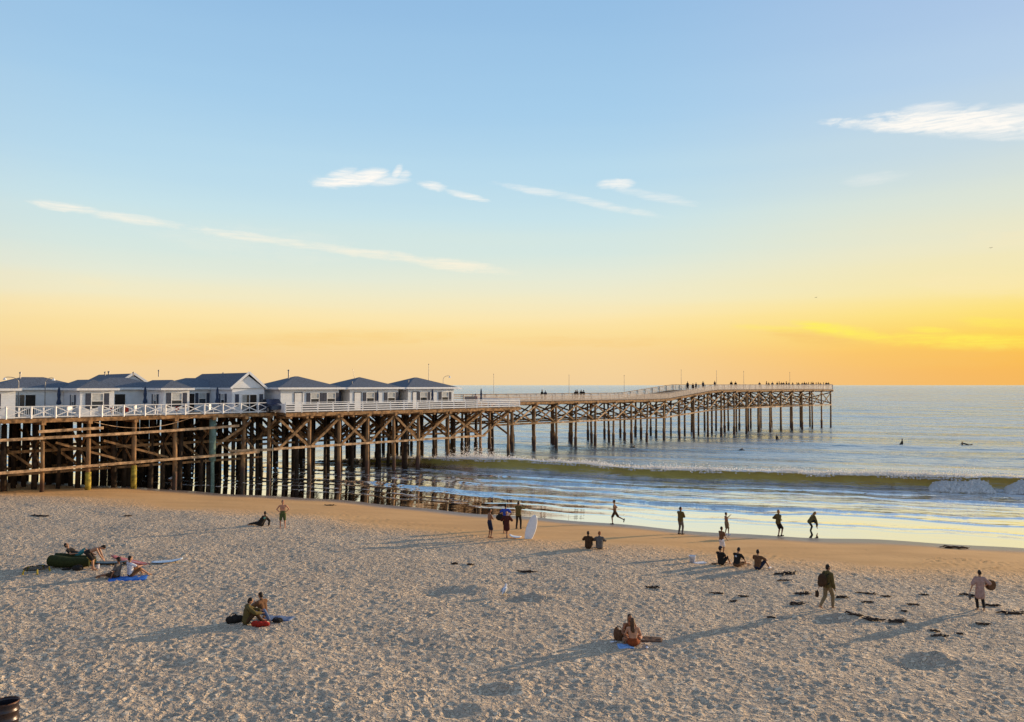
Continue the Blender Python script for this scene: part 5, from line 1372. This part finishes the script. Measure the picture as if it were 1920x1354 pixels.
# ---- surfers
def sea_at(px, py, z=0.0):
    a, e = px_azel(px, py); Y = (CAM_H - z) / -math.tan(R(e)) * math.cos(R(a)); return Vector((Y * math.tan(R(a)), Y, z))
def board_mb(L, W, T_=.06):
    mb = MB(); n = 15; rows_ = []
    for i in range(n):
        f = i / (n - 1); y = (f - .5) * L; w_b = W / 2 * max(.04, math.sin(math.pi * (f * .86 + .10)) ** .55) * (1 if f < .97 else .7); z = .10 * (abs(f - .42) * 1.7) ** 3
        rows_.append([(-w_b, y, z), (-w_b * .8, y, z + T_ * .45), (w_b * .8, y, z + T_ * .45), (w_b, y, z), (w_b * .8, y, z - T_ * .45), (-w_b * .8, y, z - T_ * .45)])
    vs = [q for r_ in rows_ for q in r_]; fs = []
    for i in range(n - 1):
        for k in range(6): a, b = i * 6 + k, i * 6 + (k + 1) % 6; fs.append((a, b, b + 6, a + 6))
    fs += [tuple(reversed(range(6))), tuple(range((n - 1) * 6, n * 6))]
    return mb.add(vs, fs)
M['board_white'] = mat('board_white', (.78, .80, .84), .35, .03)
def surfboard(label, loc, L, W, rot, m, fins=True, stripe=None, group=None, T_=.06):
    root = thing('surfboard', label, 'surfboard', loc, 0, group); root.rotation_euler = rot
    b_ = board_mb(L, W, T_); b_.build('deck', m, root, smooth=True)
    if stripe is not None: mb = MB(); mb.span(-.015, .015, -L * .42, L * .42, T_ * .45 + .001, T_ * .45 + .004); mb.build('stringer', stripe, root)
    if fins:
        for x, y in ((-W * .28, -L * .38), (W * .28, -L * .38), (0, -L * .44)):
            mb = MB(); mb.add([(x - .006, y, -T_ * .4), (x - .006, y + .11, -T_ * .4), (x - .006, y - .03, -.15), (x + .006, y, -T_ * .4), (x + .006, y + .11, -T_ * .4), (x + .006, y - .03, -.15)], [(0, 1, 2), (5, 4, 3), (0, 3, 4, 1), (1, 4, 5, 2), (2, 5, 3, 0)]); mb.build('fin', C_BLACK, root)
    return root
SURF_SIT = P_(SIT, hip=(0, 0, .16), t=(0, .04, 1), fl=(-.3, .22, -.32), fr=(.3, .22, -.32), kl=(-.4, 1, .3), kr=(.4, 1, .3), hl=(-.1, .3, .2), hr=(.1, .3, .2))
PRONE = P_(STAND, hip=(0, 0, .16), t=(0, 1, .28), hd=(0, .6, .8), fl=(-.1, -.85, .12), fr=(.1, -.85, .12), kl=(0, 0, -1), kr=(0, 0, -1), tl=(0, -1, -.2), tr=(0, -1, -.2), hl=(-.3, .75, .05), hr=(.3, .75, .05), el=(-1, 0, .3), er=(1, 0, .3))
for px, py, az_, ps, lb, lb2 in ((1692, 832, -70, SURF_SIT, 'surfer sitting on a board between the pier end and the right edge', 'surfboard under the surfer sitting right of the pier end'),
                                 (1812, 833, -75, PRONE, 'surfer lying on a board, farthest right in the open water', 'surfboard under the surfer lying farthest right'),
                                 (1456, 823, 150, SURF_SIT, 'surfer sitting in the water below the crowd at the pier end', 'surfboard under the surfer below the pier end'),
                                 (1386, 845, 60, PRONE, 'surfer paddling just seaward of the breaking wave', 'surfboard under the surfer paddling seaward of the wave'),
                                 (1182, 840, 80, PRONE, 'surfer paddling between the pier piles and the wave', 'surfboard under the surfer near the pier piles')):
    p = sea_at(px, py, .12) - Vector((0, 0, .16))
    person(lb, p, az_, ps, 'jacket', C_BLACK, 'trousers', C_BLACK, SKIN, HAIR_DARK, res=.025, group='surfers waiting for waves')
    surfboard(lb2, p + Vector((0, 0, .0)), 2.2, .55, (0, 0, -R(az_)), M['board_white'], group='boards of the waiting surfers')
p = Vector((49.6, float(shore(np.array([49.6]))[0]) + 32.6, 1.0))
person('surfer crouching behind the foaming lip at the right frame edge', p, -80, P_(STAND, hip=(0, -.1, .62), t=(0, .4, .9), fl=(-.2, .35, .08), fr=(.2, -.4, .08), tl=(1, .4, 0), tr=(1, .2, 0), hl=(-.35, .5, .95), hr=(.5, .1, 1.0)), 'jacket', C_DARK, 'trousers', C_BLACK, SKIN, HAIR_DARK, res=.022)
surfboard('surfboard under the surfer at the right frame edge', p + Vector((0, 0, .02)), 2.0, .52, (0, 0, R(80)), M['board_white'])

# ------------------------------------------------------------------ things on the sand
# upright foam board and the one lying beside it
p = at(990, 1010)
surfboard('tall white surfboard stuck upright in the sand, leaning right', p + Vector((.20, .05, .62)), 1.62, .60, (R(82), R(17), R(-8)), M['board_white'], False, None)
surfboard('short white bodyboard lying flat by the crossed legs', at(966, 1009, .08), .72, .5, (R(4), 0, R(75)), M['board_white'], False)
bag = thing('duffel_bag', 'dark duffel bag held at the side of the blue tee', 'bag', blue_at + Vector((-.36, -.02, .86)), .2)
mb = MB(); mb.ball((0, 0, .14), (.26, .15, .21), 14, 8); mb.build('sack', C_BLACK, bag, True)
mb = MB(); mb.path([(-.13, 0, .30), (-.05, 0, .42), (.05, 0, .42), (.13, 0, .30)], [.015] * 4, 6); mb.build('strap', C_DARK, bag)
# upright cushion of sand-coloured strap left of the board
def clump(name, label, cat, loc, w_, m, seed, n=5, h_=.05, group=None, rz=None):
    """washed-up weed: several limp flattened strands in one tangle"""
    rg = random.Random(seed); o = MB(); base_a = rg.uniform(-.3, .3) if rz is None else rz
    for i in range(n):
        a = base_a + rg.uniform(-.35, .35); L = w_ * rg.uniform(.45, 1.0); pts = []; x0, y0 = rg.uniform(-.15, .15) * w_, rg.uniform(-.09, .09) * w_ - .02
        m_ = 9; ph = rg.uniform(0, 6)
        for j in range(m_):
            f = j / (m_ - 1) - .5
            x = x0 + f * L * math.cos(a) - .06 * L * math.sin(f * 7 + ph) * math.sin(a); y = y0 + f * L * math.sin(a) + .09 * L * math.sin(f * 7 + ph) * math.cos(a)
            wx, wy = loc.x + x, loc.y + y
            pts.append((x, y, gz(wx, wy) - loc.z + rg.uniform(.0, h_) + .02))
        o.path(pts, [.012] + [rg.uniform(.014, .03) * (1 + h_ * 3) for _ in range(m_ - 2)] + [.01], 6)
    for _ in range(4): o.ball((rg.uniform(-.3, .3) * w_, rg.uniform(-.1, .1) * w_, .04), (rg.uniform(.03, .06) * (1 + w_ * .4), .03, .012 + h_ * .25), 8, 5)
    ob = o.build(name, m, None, True); ob.location = loc
    return tag(ob, label, cat, group)
KELP = mat('kelp', (.045, .022, .012), .6, .3, 8)
DRIFT = mat('driftwood', (.09, .05, .03), .85, .3, 6)
def px_w(p, wpx): return wpx * (p.y) / FPX
kelps = [(72, 968, 44, 'dark heap of kelp on the grey sand at far left'), (985, 1073, 38, 'forked clump of kelp above the gull'), (882, 1060, 16, 'small dark scrap of kelp left of the forked clump'), (852, 1058, 14, 'reddish scrap of kelp, leftmost of the row above the gull'),
         (1474, 1076, 66, 'long dark kelp strand right of the three seated people'), (1504, 1114, 34, 'kelp clump just left of the backpacker'), (1494, 1133, 40, 'kelp strand at the feet of the backpacker, left side'), (1578, 1121, 24, 'short kelp strand right behind the backpacker'),
         (1604, 1154, 36, 'kelp strand below and right of the backpacker'), (1638, 1163, 42, 'kelp strand below the backpacker, left one of two end to end'), (1684, 1166, 46, 'kelp strand below the backpacker, right one of two end to end'),
         (1894, 1150, 56, 'longest kelp strand near the right frame edge'), (1860, 1137, 34, 'kelp strand at the heel of the woman in the tunic'), (1816, 1117, 34, 'kelp strand left of the woman in the tunic'), (1223, 1103, 28, 'lone kelp strand above the seated bathers'),
         (240, 968, 14, 'small dark scrap of weed on the grey sand right of the far left heap'), (620, 948, 22, 'dark scrap of weed on the smooth orange sand')]
for i, (x, y, wpx, lb) in enumerate(kelps):
    p = at(x, y); clump('kelp', lb, 'kelp', p, px_w(p, wpx), KELP, 100 + i, 5, .06, 'kelp strewn over the beach')
for i, (x, y, wpx) in enumerate(((1628, 1114, 42), (1630, 1130, 30), (1712, 1135, 32), (1696, 1147, 14), (1752, 1184, 18), (1762, 1193, 34), (1842, 1171, 30), (1660, 1119, 20), (1800, 1190, 16), (1733, 1116, 18))):
    p = at(x, y); clump('kelp', 'thin dark kelp strand between the backpacker and the woman in the tunic', 'kelp', p, px_w(p, wpx), KELP, 200 + i, 3, .035, 'thin kelp strands between the two walkers')
for i, (x, y, wpx) in enumerate(((1345, 1113, 30), (1394, 1119, 22), (1470, 1089, 28), (1375, 1128, 18), (1340, 1058, 16), (1446, 1159, 20))):
    p = at(x, y); clump('kelp', 'thin strand of dark kelp on the dry sand below the three seated people', 'kelp', p, px_w(p, wpx), KELP, 240 + i, 3, .03, 'thin kelp strands below the three seated people')
p = at(1793, 1028); d_ = clump('driftwood', 'bleached pile of twigs on the smooth sand by the water', 'driftwood', p, px_w(p, 50), DRIFT, 301, 9, .10)
# bucket with a towel
p = at(1298, 1055)
b = thing('bucket', 'white bucket standing on the sand left of the three seated people', 'bucket', p)
mb = MB(); mb.lathe([(.0, .02), (.13, .0), (.175, .33), (.185, .34), (.185, .36), (.165, .36), (.125, .03), (.0, .03)], (0, 0, 0), 18, False); mb.build('pail', C_WHITE, b, True)
mb = MB(); mb.path([(.17 * math.cos(a), -.06 - .16 * math.sin(a), .33 - .14 * math.sin(a)) for a in np.linspace(0, math.pi, 9)], [.006] * 9, 5); mb.build('handle', M['metal_grey'], b)
def towel(label, p, L, W, m, rz, seed, name='towel', group=None):
    xs = np.linspace(-L / 2, L / 2, 22); ys = np.linspace(-W / 2, W / 2, 14); XX, YY = np.meshgrid(xs, ys)
    ca, sa = math.cos(rz), math.sin(rz)
    wx, wy = p.x + XX * ca - YY * sa, p.y + XX * sa + YY * ca
    zz = np.array([gz(a_, b_) for a_, b_ in zip(wx.ravel(), wy.ravel())]).reshape(wx.shape) + .03 + .035 * vnoise(XX, YY, .25, seed, 2)
    edge = (np.abs(XX) > L / 2 * .97) | (np.abs(YY) > W / 2 * .95); zz = np.where(edge, zz - .04, zz)
    o = grid_mesh(name, wx, wy, zz, m); md = o.modifiers.new('thick', 'SOLIDIFY'); md.thickness = .015
    return tag(o, label, 'towel', group)
towel('crumpled white towel right of the white bucket', at(1312, 1056), .7, .35, C_WHITE, .3, 3)
towel('blue beach towel under the person in the white tee', at(240, 1085), 1.7, .75, cloth('towel_blue', (.04, .16, .55)), .25, 4)
towel('brown blanket spread right of the seated bathers', at(1216, 1199), .95, .6, cloth('blanket_brown', (.13, .07, .045)), -.2, 5, 'blanket')
towel('light blue cloth in front of the seated bathers', at(1173, 1212), .55, .4, cloth('towel_sky', (.25, .42, .75)), .1, 6)
towel('pale jeans blue blanket beside the embracing couple', at(522, 1160), 1.1, .6, C_JEANS, -.1, 7, 'blanket')
# sandals by the bathers
for i, (x, y, lb) in enumerate(((1150, 1205, 'white sandal lying left of the light blue cloth'), (1213, 1215, 'pale grey sandal on the edge of the brown blanket'))):
    s_ = thing('sandal', lb, 'sandal', at(x, y, .03), .4 + i, 'sandals of the bathers'); mb = MB(); mb.ball((0, 0, 0), (.14, .055, .025), 12, 6); mb.build('sole', C_WHITE, s_, True)
    mb = MB(); mb.path([(.02, -.05, .01), (.05, 0, .06), (.02, .05, .01)], [.012] * 3, 6); mb.build('strap', C_GREY, s_)
def heap(name, label, cat, p, sx_, sy_, sz_, m, seed, extra=None):
    rg = random.Random(seed); root = thing(name, label, cat, p, rg.uniform(-.4, .4)); mb = MB()
    for _ in range(7): mb.ball((rg.uniform(-.5, .5) * sx_, rg.uniform(-.4, .4) * sy_, sz_ * rg.uniform(.35, .5)), (sx_ * rg.uniform(.3, .5), sy_ * rg.uniform(.35, .5), sz_ * rg.uniform(.4, .6)), 10, 6)
    remeshed(mb, 'sack', m, .02, root, 3)
    mb = MB(); mb.path([(-.4 * sx_, 0, sz_ * .8), (-.1 * sx_, 0, sz_ * 1.15), (.15 * sx_, 0, sz_ * 1.1), (.4 * sx_, 0, sz_ * .8)], [.014] * 4, 6); mb.build('strap', extra or C_DARK, root)
    return root
heap('bag', 'black bag lying left of the hunched person in the olive jacket', 'bag', at(438, 1167), .42, .26, .28, C_BLACK, 11)
heap('bag', 'red bag in front of the embracing couple', 'bag', at(488, 1174), .40, .22, .22, cloth('cloth_red', (.38, .03, .02)), 12)
heap('bag', 'black bag right of the red bag by the couple', 'bag', at(518, 1167), .30, .2, .16, C_BLACK, 13)
heap('bag', 'dark bag on the sand in front of the green lounger', 'bag', at(147, 1069), .42, .28, .24, C_BLACK, 14)
heap('bag', 'small black bag left of the bag before the green lounger', 'bag', at(127, 1069), .30, .18, .10, C_BLACK, 15)
heap('bag', 'brown rucksack behind the light blue cloth, left of the bathers', 'bag', at(1160, 1200), .34, .24, .42, C_BROWN, 16)
# the inflatable lounger
l = thing('inflatable_lounger', 'dark green inflatable lounger with a person lying in it', 'lounger', lp, R(4))
LG = cloth('lounger_green', (.035, .04, .012)); mb = MB()
for y in (-.28, .28):
    mb.path([(-1.05, y * .55, .34), (-1.0, y * .9, .40), (-.6, y, .34), (.0, y, .28), (.6, y, .27), (.95, y * .8, .27), (1.05, y * .5, .27)], [.16, .30, .33, .28, .27, .24, .12], 16)
mb.v = [(x * .92, y * .9, z * .88) for x, y, z in mb.v]; remeshed(mb, 'tube', LG, .025, l, 3)
mb = MB(); mb.ball((.86, -.12, .36), (.2, .22, .14), 12, 7); mb.build('valve_flap', mat('yellow_cloth', (.42, .24, .03), .8, .2), l, True)
# small trampoline-net game with yellow legs
n_ = thing('net_game', 'round low ball net with yellow legs on the sand at far left', 'ball game', at(68, 1073)); YEL = mat('yellow_plastic', (.55, .38, .02), .5, .05)
mb = MB(); pts = [(.52 * math.cos(a), .52 * math.sin(a), .2) for a in np.linspace(0, 2 * math.pi, 25)]; mb.path(pts, [.025] * 25, 8, False); mb.build('rim', C_BLACK, n_)
mb = MB()
for k_ in np.linspace(-.44, .44, 11):
    w2 = math.sqrt(.5 * .5 - k_ * k_); mb.path([(-w2, k_, .19), (w2, k_, .19)], [.006] * 2, 4); mb.path([(k_, -w2, .185), (k_, w2, .185)], [.006] * 2, 4)
mb.build('net', C_BLACK, n_)
for a in np.linspace(.3, .3 + 2 * math.pi, 6)[:5]:
    mb = MB(); c_, s_ = math.cos(a), math.sin(a); mb.path([(.5 * c_, .5 * s_, .21), (.56 * c_, .56 * s_, .1), (.58 * c_, .58 * s_, .0)], [.04, .035, .04], 8); mb.build('leg', YEL, n_)
# boards lying about the group on the left
surfboard('red surfboard lying behind the person in the white tee', at(243, 1056, .10), 2.3, .55, (R(6), 0, R(72)), mat('board_red', (.50, .10, .07), .35, .1), True, C_WHITE)
surfboard('dark and white surfboard lying beside the bending man', at(205, 1058, .08), 1.9, .52, (R(-4), 0, R(80)), mat('board_dark', (.05, .07, .08), .35, .1), True, C_WHITE)
surfboard('pale blue white surfboard lying flat, apart from the group on the left', at(314, 1055, .07), 1.45, .5, (R(3), 0, R(-80)), mat('board_pale', (.62, .72, .85), .35, .05), True, C_WHITE)
cup = thing('cup', 'small white cup between the surfboards and the person with the cap', 'cup', at(184, 1066)); mb = MB(); mb.lathe([(.05, 0), (.065, .2), (.07, .21), (.06, .21), (.045, .02)], (0, 0, 0), 12, True); mb.build('wall', C_WHITE, cup); mb = MB(); mb.lathe([(.072, .21), (.07, .235), (.03, .245)], (0, 0, 0), 12); mb.build('lid', C_BROWN, cup)
# what the walkers carry
b = thing('backpack', 'large dark backpack on the barefoot walker', 'backpack', bp, -R(66)); mb = MB()
mb.ball((0, -.27, 1.16), (.20, .15, .27), 14, 9); mb.ball((0, -.36, 1.05), (.15, .10, .16), 12, 8); remeshed(mb, 'pack', C_DARK, .02, b, 2)
for x in (-.12, .12): mb = MB(); mb.path([(x, -.16, 1.36), (x, -.02, 1.43), (x, .12, 1.34), (x * 1.2, .13, 1.15), (x * 1.3, -.14, 1.0)], [.018] * 5, 6); mb.build('strap', C_BLACK, b)
for k_, (x, lb) in enumerate(((-.31, 'left shoe dangling from the hand of the backpacker'), (-.25, 'right shoe dangling from the hand of the backpacker'))):
    s_ = thing('shoe', lb, 'shoe', bp, -R(66), 'shoes carried by the backpacker'); mb = MB(); mb.ball((x, -.24 - .03 * k_, .55), (.045, .055, .14), 10, 7); mb.build('upper', C_BLACK, s_, True); mb = MB(); mb.span(x - .04, x + .04, -.31 - .03 * k_, -.285 - .03 * k_, .43, .67); mb.build('sole', C_DARK, s_)
d_ = thing('drum', 'round dark disc carried under the arm of the woman in the tunic', 'drum', wp + Vector((.46, .05, .98)), .25)
mb = MB(); mb.path([(0, -.07, 0), (0, .07, 0)], [.20, .20], 22); mb.build('shell', C_DARK, d_); mb = MB(); mb.path([(0, -.085, 0), (0, -.071, 0)], [.185, .19], 22); mb.build('skin', C_BROWN, d_)
s_ = thing('sandal', 'dark sandal held in the left hand of the woman in the tunic', 'sandal', wp + Vector((-.44, -.06, .55))); mb = MB(); mb.ball((0, 0, 0), (.05, .05, .15), 10, 6); mb.build('sole', C_GREY, s_, True); mb = MB(); mb.path([(-.04, -.05, .06), (0, -.09, .02), (.04, -.05, .06)], [.01] * 3, 5); mb.build('strap', C_BLACK, s_)
bn = None
# emblem on the black tee of the middle one of three: a soft white patch on the back
# gull standing on the sand
gp = at(946, 1117)
g = thing('gull', 'white gull standing on the grey sand', 'gull', gp, R(70)); mb = MB()
mb.ball((0, 0, .24), (.20, .095, .10), 14, 9, Matrix.Rotation(-.35, 3, 'Y')); mb.capsule((.10, 0, .29), (.17, 0, .40), .065, .05, 10); mb.ball((.18, 0, .42), .055, 10, 7); mb.capsule((-.12, 0, .19), (-.27, 0, .15), .05, .02, 8)
remeshed(mb, 'body', C_WHITE, .012, g, 2)
for y in (-.09, .09): mb = MB(); mb.ball((-.05, y, .25), (.19, .02, .075), 12, 7, Matrix.Rotation(-.3, 3, 'Y')); mb.build('wing', cloth('feather_grey', (.40, .41, .43)), g, True)
mb = MB(); mb.path([(.225, 0, .42), (.29, 0, .405)], [.016, .004], 8); mb.build('beak', YEL, g)
for y in (-.04, .04): mb = MB(); mb.path([(.0, y, .16), (.0, y, .0)], [.009, .009], 6); mb.path([(-.01, y, .005), (.07, y, .005)], [.01, .012], 6); mb.build('leg', YEL, g)
for px, py, Yd, lb in ((1530, 558, 170, 'tiny bird flying over the pier end'), (1858, 465, 150, 'tiny bird flying high at the right')):
    a, e = px_azel(px, py); Rr = Yd / math.cos(R(a)); g = thing('flying_bird', lb, 'bird', (Yd * math.tan(R(a)), Yd, CAM_H + Rr * math.tan(R(e))), .5)
    mb = MB(); mb.ball((0, 0, 0), (.15, .045, .045), 10, 6); mb.capsule((-.12, 0, 0), (-.23, 0, .0), .03, .01, 6); mb.build('body', C_GREY, g, True)
    for sg in (-1, 1): mb = MB(); mb.path([(0, sg * .05, .02), (.02, sg * .20, .10), (-.04, sg * .40, .07)], [.03, .025, .008], 6); mb.build('wing', C_GREY, g)
# steel drum used as a litter bin, bottom left corner
p = at(24, 1400); p = Vector((-12.0, 18.9, gz(-12.0, 18.9)))
b = thing('oil_drum', 'dark steel drum litter bin with ribs, cut by the bottom left corner', 'litter bin', p + Vector((0, 0, -.02)))
DR = mat('drum_steel', (.028, .027, .04), .34, .25, 5, spec=.6, metal=.4, bump=.15, col2=(.05, .028, .022)); mb = MB()
H_ = CAM_H - 586 / FPX * 18.9 / 1.0 - p.z + .02
pr = [(.285, 0)]
for z0 in (.30 * H_, H_ - .40, H_ - .19): pr += [(.285, z0 - .035), (.305, z0 - .012), (.305, z0 + .012), (.285, z0 + .035)]
pr += [(.285, H_ - .03), (.30, H_ - .02), (.30, H_), (.28, H_), (.275, H_ - .06), (.272, .06)]
mb.lathe(pr, (0, 0, 0), 40, False); mb.lathe([(.272, .05), (.272, .055)], (0, 0, 0), 40, True); mb.build('shell', DR, b, True)
mb = MB(); pts = [(.29 * math.cos(a), .29 * math.sin(a), H_ + .006) for a in np.linspace(0, 2 * math.pi, 41)]; mb.path(pts, [.014] * 41, 8, False); mb.build('rim', mat('drum_rim', (.16, .07, .035), .5, .3, 5, metal=.4), b, True)
mb = MB(); rg = random.Random(4)
for _ in range(9): mb.ball((rg.uniform(-.16, .16), rg.uniform(-.16, .16), H_ - .28 + rg.uniform(-.05, .05)), (rg.uniform(.06, .12), rg.uniform(.05, .1), .06), 8, 5)
lt = mb.build('liner', C_BLACK, b, True)
